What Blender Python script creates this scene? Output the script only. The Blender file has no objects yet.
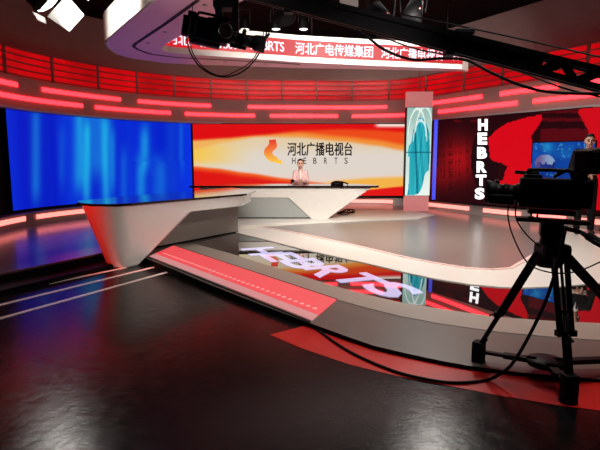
import bpy, bmesh, math, random
from math import sin, cos, pi, radians, atan, tan, sqrt
from mathutils import Vector, Matrix
random.seed(4)
scn = bpy.context.scene
COL = scn.collection

# ------------------------------------------------------------------ camera
F, CAMZ, PITCH = 500.0, 1.42, radians(7.4)
cd = bpy.data.cameras.new('camera'); cam = bpy.data.objects.new('camera', cd); COL.objects.link(cam)
cd.sensor_width = 36.0; cd.lens = 36.0 * F / 600.0; cd.clip_start = 0.05
cam.location = (0, 0, CAMZ); cam.rotation_euler = (pi / 2 - PITCH, 0, 0)
scn.camera = cam
# ------------------------------------------------------------------ world, exposure
w = bpy.data.worlds.new('studio_dark'); scn.world = w; w.use_nodes = True
w.node_tree.nodes['Background'].inputs[0].default_value = (0.5, 0.42, 0.42, 1)
w.node_tree.nodes['Background'].inputs[1].default_value = 0.012
vs = scn.view_settings
vs.view_transform = 'Standard'; vs.look = 'None'; vs.gamma = 1.0; vs.exposure = 0.0; vs.use_curve_mapping = False
scn.cycles.use_denoising = True
scn.cycles.max_bounces = 8
scn.cycles.sample_clamp_indirect = 6.0

# ------------------------------------------------------------------ the studio's lamps and added fill lights
def spot(name, loc, target, power, angle, blend=0.6, radius=0.15, color=(1, 0.95, 0.88)):
    l = bpy.data.lights.new(name, 'SPOT'); l.energy = power; l.spot_size = radians(angle); l.spot_blend = blend
    l.shadow_soft_size = radius; l.color = color
    o = bpy.data.objects.new(name, l); COL.objects.link(o); o.location = loc
    o.rotation_euler = (Vector(target) - Vector(loc)).to_track_quat('-Z', 'Y').to_euler()
    return o
def area(name, loc, target, power, sx, sy, color=(1, 0.96, 0.9), spread=180):
    l = bpy.data.lights.new(name, 'AREA'); l.energy = power; l.shape = 'RECTANGLE'; l.size = sx; l.size_y = sy; l.color = color
    l.spread = radians(spread)
    o = bpy.data.objects.new(name, l); COL.objects.link(o); o.location = loc
    o.rotation_euler = (Vector(target) - Vector(loc)).to_track_quat('-Z', 'Y').to_euler()
    return o
area('stage_top_light', (1.8, 7.5, 4.72), (1.8, 8.2, 0), 160, 2.6, 0.6, spread=120)
area('stage_front_light', (2.2, 3.2, 4.7), (1.6, 5.2, 0), 50, 1.6, 0.4, spread=90)
area('added_wall_fill', (0, 3.0, 4.72), (0, 13.5, 3.1), 32, 6.0, 0.2, (1, 0.74, 0.68), spread=70)  # added soft fill to lift the upper wall and fascia
spot('front_key_light', (1.2, 4.8, 2.93), (1.6, 11.0, 0.1), 370, 62, 0.7, 0.2)
spot('far_desk_light', (0.3, 4.8, 2.95), (0.1, 11.2, 0.8), 900, 30, 0.6, 0.2)
spot('near_desk_light', (1.2, 2.4, 2.9), (-1.6, 7.2, 0.5), 430, 30, 0.7, 0.2)
spot('added_ring_side_fill', (-3.7, 4.0, 3.4), (-2.0, 6.2, 3.2), 900, 34, 0.6, 0.1)  # added unseen spot that brightens the ring's outer side
spot('added_red_fill', (-4.1, 5.0, 2.2), (-2.6, 6.6, 0.5), 420, 34, 0.6, 0.15, (1, 0.02, 0.01))  # added unseen red spot to redden the near desk's left end
area('added_ring_inner_fill', (0.9, 6.5, 3.5), (0.7, 8.6, 3.2), 17, 3.0, 0.1, spread=70)  # added light for the ring's inner face, no fixture modelled
spot('floor_glare_lamp', (2.55, 9.0, 4.4), (1.0, 1.8, 0), 200, 42, 0.5, 0.32)
spot('floor_glare_lamp', (-4.6, 9.0, 4.4), (-1.8, 1.8, 0), 150, 42, 0.5, 0.18)

# ------------------------------------------------------------------ measuring helpers
CP, SP = cos(PITCH), sin(PITCH)
def ray(px, py):
    x, u = px - 300.0, 225.0 - py
    return Vector((x, F * CP + u * SP, -F * SP + u * CP))
def PZ(px, py, z):
    d = ray(px, py); t = (z - CAMZ) / d.z
    return Vector((d.x * t, d.y * t, z))
def PY(px, py, Y):
    d = ray(px, py); t = Y / d.y
    return Vector((d.x * t, Y, CAMZ + d.z * t))
def ZS(Y, e=0.0): return 0.044 + 0.016 * (Y - 4.2) + e      # the stage rises gently to the back
def PS(px, py, e=0.0):
    d = ray(px, py); t = (ZS(0, e) - CAMZ) / (d.z - 0.016 * d.y)
    return Vector((d.x * t, d.y * t, CAMZ + d.z * t))
def proj(p):
    X, Y, Z = p[0], p[1], p[2] - CAMZ
    dep = Y * CP - Z * SP
    return 300 + F * X / dep, 225 - F * (Y * SP + Z * CP) / dep

# ------------------------------------------------------------------ materials
def lin(c):
    return tuple(((v / 255.0) / 12.92 if v / 255.0 <= 0.04045 else ((v / 255.0 + 0.055) / 1.055) ** 2.4) for v in c)
MATS = {}
def mat(name, rgb, rough=0.5, metal=0.0, var=0.06, scale=18.0, bump=0.0, coat=0.0, rvar=0.06, spec=0.5):
    """painted surface with slight procedural wear in colour and gloss"""
    m = bpy.data.materials.new(name); m.use_nodes = True; nt = m.node_tree; b = nt.nodes['Principled BSDF']
    c = lin(rgb)
    tc = nt.nodes.new('ShaderNodeTexCoord'); nz = nt.nodes.new('ShaderNodeTexNoise')
    nz.inputs['Scale'].default_value = scale; nz.inputs['Detail'].default_value = 4
    nt.links.new(tc.outputs['Object'], nz.inputs['Vector'])
    r = nt.nodes.new('ShaderNodeValToRGB')
    r.color_ramp.elements[0].position = 0.3; r.color_ramp.elements[1].position = 0.7
    r.color_ramp.elements[0].color = (*[v * (1 - var) for v in c], 1); r.color_ramp.elements[1].color = (*[min(1, v * (1 + var)) for v in c], 1)
    nt.links.new(nz.outputs['Fac'], r.inputs['Fac']); nt.links.new(r.outputs['Color'], b.inputs['Base Color'])
    mr = nt.nodes.new('ShaderNodeMapRange'); mr.inputs['To Min'].default_value = max(0, rough - rvar); mr.inputs['To Max'].default_value = min(1, rough + rvar)
    nt.links.new(nz.outputs['Fac'], mr.inputs['Value']); nt.links.new(mr.outputs['Result'], b.inputs['Roughness'])
    b.inputs['Metallic'].default_value = metal; b.inputs['Coat Weight'].default_value = coat; b.inputs['Coat Roughness'].default_value = 0.08
    b.inputs['Specular IOR Level'].default_value = spec
    if bump:
        bp = nt.nodes.new('ShaderNodeBump'); bp.inputs['Strength'].default_value = bump; bp.inputs['Distance'].default_value = 0.01
        nt.links.new(nz.outputs['Fac'], bp.inputs['Height']); nt.links.new(bp.outputs['Normal'], b.inputs['Normal'])
    MATS[name] = m
    return m
def glow(name, rgb, strength=1.0, base=(200, 200, 200), gloss=None):
    m = bpy.data.materials.new(name); m.use_nodes = True; nt = m.node_tree; b = nt.nodes['Principled BSDF']
    b.inputs['Base Color'].default_value = (*[v * 0.3 for v in lin(base)], 1)
    b.inputs['Emission Color'].default_value = (*lin(rgb), 1); b.inputs['Roughness'].default_value = 0.4 if gloss is None else gloss
    tc = nt.nodes.new('ShaderNodeTexCoord'); nz = nt.nodes.new('ShaderNodeTexNoise'); nz.inputs['Scale'].default_value = 5
    nt.links.new(tc.outputs['Object'], nz.inputs['Vector'])
    mr = nt.nodes.new('ShaderNodeMapRange'); mr.inputs['To Min'].default_value = strength * 0.93; mr.inputs['To Max'].default_value = strength * 1.07
    nt.links.new(nz.outputs['Fac'], mr.inputs['Value']); nt.links.new(mr.outputs['Result'], b.inputs['Emission Strength'])
    MATS[name] = m
    return m
def screen_mat(name, strength=1.0):
    """LED wall: the picture is stored per pixel module, with faint module noise"""
    m = bpy.data.materials.new(name); m.use_nodes = True; nt = m.node_tree; b = nt.nodes['Principled BSDF']
    b.inputs['Base Color'].default_value = (0.003, 0.003, 0.003, 1); b.inputs['Roughness'].default_value = 0.5; b.inputs['Specular IOR Level'].default_value = 0.04
    a = nt.nodes.new('ShaderNodeAttribute'); a.attribute_name = 'picture'
    tc = nt.nodes.new('ShaderNodeTexCoord'); nz = nt.nodes.new('ShaderNodeTexNoise'); nz.inputs['Scale'].default_value = 60
    nt.links.new(tc.outputs['Object'], nz.inputs['Vector'])
    mr = nt.nodes.new('ShaderNodeMapRange'); mr.inputs['To Min'].default_value = strength * 0.9; mr.inputs['To Max'].default_value = strength * 1.1
    nt.links.new(nz.outputs['Fac'], mr.inputs['Value']); nt.links.new(mr.outputs['Result'], b.inputs['Emission Strength'])
    nt.links.new(a.outputs['Color'], b.inputs['Emission Color'])
    return m

M_black = mat('black_plastic', (7, 6, 7), 0.55, spec=0.12)
M_blackm = mat('black_metal', (7, 6, 7), 0.5, spec=0.12)
M_rubber = mat('black_rubber', (6, 6, 6), 0.65, spec=0.12)
M_white = mat('white_lacquer', (212, 206, 198), 0.22, coat=0.3, var=0.02)
M_taupe = mat('taupe_panel', (128, 122, 114), 0.4, var=0.03)
M_greyp = mat('grey_panel', (150, 152, 148), 0.35, var=0.03)
M_glass = mat('dark_tinted_glass', (24, 14, 16), 0.06, coat=0.6, rvar=0.02, spec=0.8)
M_rail = mat('brown_metal', (150, 92, 84), 0.45, 0.2)
M_chrome = mat('grey_metal', (120, 120, 122), 0.3, 0.9)

# ------------------------------------------------------------------ mesh builder
def inv_of(o):
    m = Matrix.Identity(4)
    while o is not None:
        m = o.matrix_basis @ m; o = o.parent
    return m.inverted()
class MB:
    def __init__(s): s.v = []; s.f = []; s.mi = []; s.sm = []
    def add(s, verts, faces, mi=0, smooth=False):
        n = len(s.v); s.v += [Vector(p) for p in verts]
        for f in faces: s.f.append([i + n for i in f]); s.mi.append(mi); s.sm.append(smooth)
        return s
    def box(s, c, size, R=None, mi=0):
        c = Vector(c); h = Vector(size) / 2; R = R or Matrix.Identity(3)
        vs_ = [c + R @ Vector((sx * h.x, sy * h.y, sz * h.z)) for sx in (-1, 1) for sy in (-1, 1) for sz in (-1, 1)]
        return s.add(vs_, [(0, 1, 3, 2), (4, 6, 7, 5), (0, 4, 5, 1), (2, 3, 7, 6), (0, 2, 6, 4), (1, 5, 7, 3)], mi)
    def bbox(s, c, size, bev=0.01, R=None, mi=0):
        bm = bmesh.new(); bmesh.ops.create_cube(bm, size=1.0)
        for v in bm.verts: v.co = Vector((v.co.x * size[0], v.co.y * size[1], v.co.z * size[2]))
        bmesh.ops.bevel(bm, geom=bm.edges[:], offset=bev, segments=2, affect='EDGES', profile=0.6)
        return s.bm(bm, c, R, mi)
    def bm(s, bm, c=(0, 0, 0), R=None, mi=0, smooth=False):
        R = R or Matrix.Identity(3); c = Vector(c); bm.verts.index_update()
        s.add([c + R @ v.co for v in bm.verts], [[v.index for v in f.verts] for f in bm.faces], mi, smooth); bm.free()
        return s
    def bar(s, a, b, wd, ht, mi=0, up=(0, 0, 1)):
        a, b = Vector(a), Vector(b); d = (b - a); L = d.length; d.normalize()
        u = Vector(up); x = d.cross(u)
        if x.length < 1e-4: x = d.cross(Vector((0, 1, 0)))
        x.normalize(); z = x.cross(d)
        R = Matrix((x, d, z)).transposed()
        return s.box((a + b) / 2, (wd, L, ht), R, mi)
    def cyl(s, a, b, r0, r1=None, n=16, mi=0, caps=True, smooth=True):
        a, b = Vector(a), Vector(b); r1 = r0 if r1 is None else r1
        d = (b - a).normalized(); x = d.orthogonal().normalized(); y = d.cross(x)
        ring = lambda c, r: [c + x * r * cos(2 * pi * i / n) + y * r * sin(2 * pi * i / n) for i in range(n)]
        s.add(ring(a, r0) + ring(b, r1), [(i, (i + 1) % n, n + (i + 1) % n, n + i) for i in range(n)], mi, smooth)
        if caps:
            s.add(ring(a, r0), [list(range(n))[::-1]], mi); s.add(ring(b, r1), [list(range(n))], mi)
        return s
    def lathe(s, a, d, prof, n=20, mi=0):
        a = Vector(a); d = Vector(d).normalized(); x = d.orthogonal().normalized(); y = d.cross(x)
        vs_ = []; fs = []
        for (t, r) in prof: vs_ += [a + d * t + (x * cos(2 * pi * i / n) + y * sin(2 * pi * i / n)) * max(r, 1e-4) for i in range(n)]
        for k in range(len(prof) - 1):
            fs += [(k * n + i, k * n + (i + 1) % n, (k + 1) * n + (i + 1) % n, (k + 1) * n + i) for i in range(n)]
        return s.add(vs_, fs, mi, True)
    def tube(s, pts, r, n=8, mi=0, sub=6):
        P = smooth_path(pts, sub) if sub else [Vector(p) for p in pts]
        vs_ = []; fs = []; nrm = None
        for k, p in enumerate(P):
            d = (P[min(k + 1, len(P) - 1)] - P[max(k - 1, 0)]).normalized()
            if nrm is None: nrm = d.orthogonal().normalized()
            nrm = (nrm - d * nrm.dot(d)).normalized(); y = d.cross(nrm)
            vs_ += [p + (nrm * cos(2 * pi * i / n) + y * sin(2 * pi * i / n)) * r for i in range(n)]
        for k in range(len(P) - 1):
            fs += [(k * n + i, k * n + (i + 1) % n, (k + 1) * n + (i + 1) % n, (k + 1) * n + i) for i in range(n)]
        fs += [list(range(n))[::-1], [len(vs_) - n + i for i in range(n)]]
        return s.add(vs_, fs, mi, True)
    def prism(s, poly, z0, z1, mi=0, mi_side=None):
        """plan polygon extruded between two heights"""
        n = len(poly); A = [Vector((p[0], p[1], z0)) for p in poly]; B = [Vector((p[0], p[1], z1)) for p in poly]
        area_ = sum(poly[i][0] * poly[(i + 1) % n][1] - poly[(i + 1) % n][0] * poly[i][1] for i in range(n))
        idx = list(range(n)) if area_ > 0 else list(range(n))[::-1]
        s.add(B, [idx], mi); s.add(A, [idx[::-1]], mi)
        ms = mi if mi_side is None else mi_side
        s.add(A + B, [(idx[i], idx[(i + 1) % n], n + idx[(i + 1) % n], n + idx[i]) for i in range(n)], ms)
        return s
    def loft(s, rings, mi=0, closed=True, caps=True, smooth=False):
        n = len(rings[0]); vs_ = [p for r in rings for p in r]; fs = []
        rng = range(n) if closed else range(n - 1)
        for k in range(len(rings) - 1):
            fs += [(k * n + i, k * n + (i + 1) % n, (k + 1) * n + (i + 1) % n, (k + 1) * n + i) for i in rng]
        s.add(vs_, fs, mi, smooth)
        if caps: s.add(rings[0], [list(range(n))[::-1]], mi); s.add(rings[-1], [list(range(n))], mi)
        return s
    def sweep(s, inner, outer, z0, z1, mi=0):
        """solid ribbon between two plan curves"""
        rings = [[Vector((a[0], a[1], z0)), Vector((b[0], b[1], z0)), Vector((b[0], b[1], z1)), Vector((a[0], a[1], z1))] for a, b in zip(inner, outer)]
        return s.loft(rings, mi)
    def slab(s, poly, e0, e1, mi=0, mi_side=None, floor=None):
        """plan polygon whose top and bottom follow the rising stage"""
        n0 = len(s.v); s.prism(poly, 0, 1, mi, mi_side)
        for p in s.v[n0:]: p.z = ZS(p.y, e1) if p.z > 0.5 else (floor if floor is not None else ZS(p.y, e0))
        return s
    def build(s, name, m, parent=None, base=True):
        me = bpy.data.meshes.new(name)
        o = bpy.data.objects.new(name, me); COL.objects.link(o)
        V = s.v
        if parent is not None:
            o.parent = parent; I = inv_of(parent); V = [I @ p for p in V]
        elif base and V:
            lo = [min(p[i] for p in V) for i in range(3)]; hi = [max(p[i] for p in V) for i in range(3)]
            c = Vector(((lo[0] + hi[0]) / 2, (lo[1] + hi[1]) / 2, lo[2])); o.location = c; V = [p - c for p in V]
        me.from_pydata([tuple(p) for p in V], [], s.f)
        for mm in (m if isinstance(m, (list, tuple)) else [m]): me.materials.append(mm)
        me.polygons.foreach_set('material_index', s.mi); me.polygons.foreach_set('use_smooth', s.sm)
        bm = bmesh.new(); bm.from_mesh(me); bmesh.ops.remove_doubles(bm, verts=bm.verts[:], dist=1e-5)
        bmesh.ops.recalc_face_normals(bm, faces=bm.faces[:]); bm.to_mesh(me); bm.free(); me.update()
        return o
def smooth_path(pts, sub=6):
    P = [Vector(p) for p in pts]; out = []
    for i in range(len(P) - 1):
        p0, p1, p2, p3 = P[max(i - 1, 0)], P[i], P[i + 1], P[min(i + 2, len(P) - 1)]
        for k in range(sub):
            t = k / sub
            out.append(0.5 * ((2 * p1) + (p2 - p0) * t + (2 * p0 - 5 * p1 + 4 * p2 - p3) * t * t + (3 * p1 - p0 - 3 * p2 + p3) * t ** 3))
    out.append(P[-1]); return out
def thing(name, label, cat, loc=(0, 0, 0), rot=(0, 0, 0), group=None):
    o = bpy.data.objects.new(name, None); COL.objects.link(o); o.empty_display_size = 0.1
    o.location = loc; o.rotation_euler = rot
    o.matrix_basis = Matrix.Translation(Vector(loc)) @ Matrix.Rotation(rot[2], 4, 'Z') @ Matrix.Rotation(rot[1], 4, 'Y') @ Matrix.Rotation(rot[0], 4, 'X')
    o['label'] = label; o['category'] = cat
    if group: o['group'] = group
    return o
def tag(o, label, cat, group=None):
    o['label'] = label; o['category'] = cat
    if group: o['group'] = group
    return o
def struct(mb, name, m, label=None):
    o = mb.build(name, m); o['kind'] = 'structure'
    return o
def text2d(body, size=1.0, offset=0.0, spacing=1.0, align='LEFT'):
    c = bpy.data.curves.new('lettering', 'FONT'); c.body = body; c.size = size; c.offset = offset; c.space_character = spacing; c.align_x = align
    c.resolution_u = 3
    o = bpy.data.objects.new('lettering', c); COL.objects.link(o)
    dg = bpy.context.evaluated_depsgraph_get(); me = bpy.data.meshes.new_from_object(o.evaluated_get(dg))
    V = [(v.co.x, v.co.y) for v in me.vertices]; Fc = [list(p.vertices) for p in me.polygons]
    bpy.data.objects.remove(o); bpy.data.curves.remove(c); bpy.data.meshes.remove(me)
    return V, Fc
def bold(V, Fc, dx, dy):
    V2 = []; F2 = []
    for ax_, ay_ in ((-1, 0), (1, 0), (0, -1), (0, 1), (0, 0)):
        n = len(V2); V2 += [(p[0] + ax_ * dx, p[1] + ay_ * dy) for p in V]; F2 += [[i + n for i in f] for f in Fc]
    return V2, F2
def fit(V, x0, x1, y0, y1):
    ax, bx = min(p[0] for p in V), max(p[0] for p in V); ay, by = min(p[1] for p in V), max(p[1] for p in V)
    return [(x0 + (p[0] - ax) / (bx - ax) * (x1 - x0), y0 + (p[1] - ay) / (by - ay) * (y1 - y0)) for p in V]
ORD = ['first', 'second', 'third', 'fourth', 'fifth', 'sixth', 'seventh', 'eighth', 'ninth', 'tenth', 'eleventh', 'twelfth', 'thirteenth']

# ------------------------------------------------------------------ plan curve of the round back wall
WP = [(-4.4, 4.2), (-5.1, 6.6), (-5.5, 8.6), (-5.42, 9.9), (-5.0, 11.0), (-4.2, 12.2), (-3.0, 13.2), (-1.5, 13.75), (0, 13.85), (1.6, 13.9), (2.75, 13.6), (3.45, 12.75), (4.5, 10.9), (5.5, 9.25), (6.1, 8.0), (6.2, 6.2), (5.6, 4.2)]
WL = [Vector((p.x, p.y)) for p in smooth_path([(a, b, 0) for a, b in WP], 10)]
def woff(o):
    """wall line moved o metres into the room (negative: outward)"""
    out = []
    for i, p in enumerate(WL):
        d = (WL[min(i + 1, len(WL) - 1)] - WL[max(i - 1, 0)]).normalized()
        out.append(p + Vector((d.y, -d.x)) * o)
    return out
def wseg(o, px0, px1, z, n=14):
    """n points of the offset wall line between two image columns"""
    L = woff(o); cols = [proj((p.x, p.y, z))[0] if p.y > 1 else -9999 for p in L]
    def at(px):
        for i in range(len(L) - 1):
            if cols[i] <= px <= cols[i + 1]:
                return i + (px - cols[i]) / max(1e-6, cols[i + 1] - cols[i])
        return 0 if px < cols[0] else len(L) - 1
    a, b = at(px0), at(px1); out = []
    for k in range(n):
        s_ = a + (b - a) * k / (n - 1); i = min(int(s_), len(L) - 2); t = s_ - i
        out.append(L[i].lerp(L[i + 1], t))
    return out

# ================================================================== SETTING
def floor_mat():
    m = bpy.data.materials.new('black_studio_floor'); m.use_nodes = True; nt = m.node_tree; b = nt.nodes['Principled BSDF']
    tc = nt.nodes.new('ShaderNodeTexCoord')
    n1 = nt.nodes.new('ShaderNodeTexNoise'); n1.inputs['Scale'].default_value = 14; n1.inputs['Detail'].default_value = 8; n1.inputs['Roughness'].default_value = 0.65
    n2 = nt.nodes.new('ShaderNodeTexNoise'); n2.inputs['Scale'].default_value = 1.1; n2.inputs['Detail'].default_value = 3
    nt.links.new(tc.outputs['Object'], n1.inputs['Vector']); nt.links.new(tc.outputs['Object'], n2.inputs['Vector'])
    r = nt.nodes.new('ShaderNodeValToRGB'); r.color_ramp.elements[0].color = (0.003, 0.0028, 0.0028, 1); r.color_ramp.elements[1].color = (0.008, 0.007, 0.007, 1)
    nt.links.new(n2.outputs['Fac'], r.inputs['Fac']); nt.links.new(r.outputs['Color'], b.inputs['Base Color'])
    mr = nt.nodes.new('ShaderNodeMapRange'); mr.inputs['From Min'].default_value = 0.3; mr.inputs['From Max'].default_value = 0.7
    mr.inputs['To Min'].default_value = 0.15; mr.inputs['To Max'].default_value = 0.25
    nt.links.new(n1.outputs['Fac'], mr.inputs['Value']); nt.links.new(mr.outputs['Result'], b.inputs['Roughness'])
    bp = nt.nodes.new('ShaderNodeBump'); bp.inputs['Strength'].default_value = 0.16; bp.inputs['Distance'].default_value = 0.01
    nt.links.new(n1.outputs['Fac'], bp.inputs['Height']); nt.links.new(bp.outputs['Normal'], b.inputs['Normal'])
    b.inputs['Specular IOR Level'].default_value = 0.19
    return m
struct(MB().box((0, 6.5, -0.05), (17, 21, 0.1)), 'floor', floor_mat())
M_ceil = mat('black_ceiling', (10, 8, 8), 0.9, spec=0.1)
struct(MB().box((0, 6.5, 4.85), (17, 21, 0.1)), 'ceiling', M_ceil)
M_upper = mat('brown_grey_wall', (150, 130, 124), 0.8, var=0.05, scale=3)
M_dark = mat('dark_wall', (30, 22, 24), 0.8)
struct(MB().sweep(woff(-0.75), woff(-0.9), 2.9, 4.8), 'wall_upper', M_upper)
struct(MB().sweep(woff(-0.12), woff(-0.3), 0.0, 2.9), 'wall_back', M_dark)
M_fascia = mat('grey_fascia_red_lit', (198, 156, 146), 0.55, var=0.03, scale=4)  # grey fascia with the strips' red light tinted into its colour
struct(MB().sweep(woff(0.10), woff(-0.1), 2.42, 2.97), 'trim_1', M_fascia)
struct(MB().sweep(woff(0.16), woff(-0.1), 2.37, 2.42), 'trim_2', mat('pale_metal_edge', (210, 200, 195), 0.35))
struct(MB().sweep(woff(0.08), woff(-0.76), 2.97, 3.0), 'trim_3', M_fascia)
struct(MB().sweep(woff(0.20), woff(-0.05), 0.05, 0.40), 'baseboard_back', mat('riser_grey', (150, 140, 134), 0.45, var=0.03))

# stage floor bands
def zpoly(pxs, z): return [PZ(x, y, z).xy for x, y in pxs]
def spoly(pxs, e=0.0): return [PS(x, y, e).xy for x, y in pxs]
Zp = 0.06
outer = [(143, 257), (173, 269), (207, 283.5), (240, 296.5), (275, 310), (307, 322), (340, 334), (373, 345.5), (407, 353.5), (440, 360.5), (467, 365.5), (520, 372.5), (560, 376), (600, 379), (680, 384)]
backR = [(6.0, 7.6), (5.45, 9.3), (4.45, 10.95), (3.4, 12.75), (2.75, 13.55), (1.6, 13.85), (0, 13.9), (-1.5, 13.8), (-3.0, 13.25)]
leftE = [(-2.72, 10.6), (-2.35, 8.4)]
M_band = mat('grey_stage_laminate', (82, 78, 71), 0.38, var=0.04, scale=6)
struct(MB().slab([tuple(p) for p in spoly(outer)] + backR + leftE, 0, 0, 0, 1, floor=0.0), 'floor_stage', [M_band, M_black])
inner = [(172, 245), (200, 254.2), (240, 268), (290, 284), (337, 300), (370, 309), (400, 316.5), (440, 324), (500, 332.5), (560, 338), (600, 340.5), (680, 344)]
mirN = [(195, 244), (230, 253.5), (256, 262), (300, 275.5), (333, 286), (367, 295), (400, 302.5), (433, 308), (470, 313.5), (500, 317.5), (547, 321), (600, 323.5), (680, 326)]
mirF = [(236, 233.5), (268, 241.5), (300, 250), (333, 257.5), (368, 265), (403, 273.5), (433, 280), (470, 286), (500, 288.7), (522, 289.5), (560, 288), (600, 285), (680, 275)]
M_light = mat('pale_stage_laminate', (134, 123, 113), 0.4, var=0.04, scale=6)
struct(MB().slab(spoly(inner) + spoly(mirN)[::-1], 0, 0.004), 'trim_4', M_light)
M_mirror = mat('black_mirror_floor', (26, 24, 24), 0.02, var=0.0, rvar=0.01, coat=1.0, spec=1.0)
M_mirror.node_tree.nodes['Principled BSDF'].inputs['IOR'].default_value = 2.4
M_mirror.node_tree.nodes['Principled BSDF'].inputs['Coat Roughness'].default_value = 0.01
M_mirror.node_tree.nodes['Principled BSDF'].inputs['Coat IOR'].default_value = 2.0
def resample(P, n):
    L_ = [0]
    for a, b in zip(P[:-1], P[1:]): L_.append(L_[-1] + (b - a).length)
    out = []
    for k in range(n):
        s_ = L_[-1] * k / (n - 1); i = max(j for j in range(len(L_) - 1) if L_[j] <= s_ + 1e-9)
        out.append(P[i].lerp(P[i + 1], (s_ - L_[i]) / (L_[i + 1] - L_[i])))
    return out
# the mirror strip leans a little further towards the hall than the rest of the stage
mN = [p for a, b in zip(spoly(mirN)[:-1], spoly(mirN)[1:]) for p in (a, a.lerp(b, 0.25), a.lerp(b, 0.5), a.lerp(b, 0.75))] + [spoly(mirN)[-1]]
mF = [p for a, b in zip(spoly(mirF)[:-1], spoly(mirF)[1:]) for p in (a, a.lerp(b, 0.25), a.lerp(b, 0.5), a.lerp(b, 0.75))] + [spoly(mirF)[-1]]
def mir_e(p): return 0.003 + 0.009 * min((p - q_).length for q_ in mN)
mm_ = MB(); NM = len(mN); K = 6; mv = []
for i in range(NM):
    for k in range(K + 1):
        p = mN[i].lerp(mF[i], k / K); mv.append(Vector((p.x, p.y, ZS(p.y, 0.003 + 0.009 * (p - mN[i]).length))))
mm_.add(mv, [(i * (K + 1) + k, (i + 1) * (K + 1) + k, (i + 1) * (K + 1) + k + 1, i * (K + 1) + k + 1) for i in range(NM - 1) for k in range(K)], 0, True)
struct(mm_, 'trim_5', M_mirror)
M_wfl = mat('white_stage_floor', (214, 208, 198), 0.35, var=0.02, scale=5)
struct(MB().slab(spoly(mirF) + backR + [(-2.2, 12.0), (-1.6, 9.9)], 0, 0.022), 'trim_6', M_wfl)
Zg = ZS(12.1, 0.025)
grey = [(249, 225), (275, 229.2), (300, 233.5), (350, 244.2), (403, 256.7), (433, 262.7), (467, 268), (492, 269.5), (511, 268.3), (535, 254), (556, 240), (574, 227)]
greyW = [(4.95, 9.6), (4.25, 10.9), (3.3, 12.5), (2.6, 13.3), (1.5, 13.6), (0, 13.65)]
M_gfl = mat('grey_satin_floor', (124, 113, 106), 0.3, var=0.02, scale=4, rvar=0.03, coat=0.1)
struct(MB().slab(spoly(grey, 0.027) + greyW + [(-0.6, 12.6)], 0.01, 0.027), 'trim_7', M_gfl)
M_lip = mat('white_lip_pink_lit', (246, 205, 196), 0.3, var=0.02)  # white lip, pink of the riser strip light put into its colour
lip = MB()
gp = [PS(x, y, 0.025) for x, y in grey]
for a, b in zip(gp[:-1], gp[1:]): lip.bar(a + Vector((0, 0, 0.002)), b + Vector((0, 0, 0.002)), 0.045, 0.012)
struct(lip, 'trim_8', M_lip)
# white slab carrying the far desk, its tongue running out to the right
Zs = ZS(10.5, 0.055)
tong = [(236, 226), (300, 222.3), (360, 219.8), (420, 217.9), (435, 214.6), (428, 213.6)]
struct(MB().prism(zpoly(tong, Zs) + [(2.4, 13.1), (0.9, 13.4), (-1.2, 13.4), (-2.2, 12.3)], Zs - 0.06, Zs), 'trim_9', M_wfl)
# platform on the left in front of the blue screen
Zl = 0.15
le = zpoly([(-60, 288), (0, 274.5), (45, 265.3), (90, 256), (118, 250)], Zl)
M_lfl = mat('grey_violet_floor', (112, 106, 116), 0.24, var=0.03, rvar=0.03, coat=0.2)
M_step = mat('brown_step_edge', (96, 66, 56), 0.4)
lp = MB().prism(le + [(-2.36, 8.4), (-2.73, 10.6), (-3.0, 13.2), (-4.3, 12.1), (-5.05, 10.95), (-5.42, 9.9), (-5.5, 8.6), (-5.1, 6.6)], 0.0, Zl, 0, 1)
struct(lp, 'floor_left', [M_lfl, M_black])
e = MB()
for a, b in zip(le[:-1], le[1:]): e.bar((a.x, a.y, Zl), (b.x, b.y, Zl), 0.03, 0.022)
struct(e, 'trim_10', M_step)
lo = [Vector((p.x + 0.28, p.y - 0.20)) for p in le]
struct(MB().sweep([tuple(p) for p in lo], [tuple(p) for p in le], 0.0, 0.06), 'trim_11', M_black)
# three pale tape lines and the red inlay on the black floor
M_tape = mat('pale_tape', (246, 222, 214), 0.3)
for k, (a, b, wd) in enumerate([((-30, 300), (129, 267), 0.055), ((-30, 312.5), (163, 265), 0.055), ((-30, 327), (174, 270.3), 0.055)]):
    A, B = PZ(*a, 0.0), PZ(*b, 0.0)
    struct(MB().bar(A + Vector((0, 0, 0.002)), B + Vector((0, 0, 0.002)), wd, 0.004), 'trim_%d' % (12 + k), M_tape)
redo = [(270, 335), (300, 348), (350, 365), (400, 377), (440, 384.5), (500, 396), (560, 406), (600, 411), (680, 420)]
redi = [(304, 326), (340, 339), (373, 350.5), (407, 358.5), (440, 365.5), (467, 370.5), (520, 377), (600, 383), (680, 388)]
M_red = mat('red_inlay', (196, 26, 18), 0.32, var=0.05, spec=0.35)
struct(MB().prism(zpoly(redo, 0) + zpoly(redi, 0)[::-1], 0.0, 0.003), 'trim_15', M_red)

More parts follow.
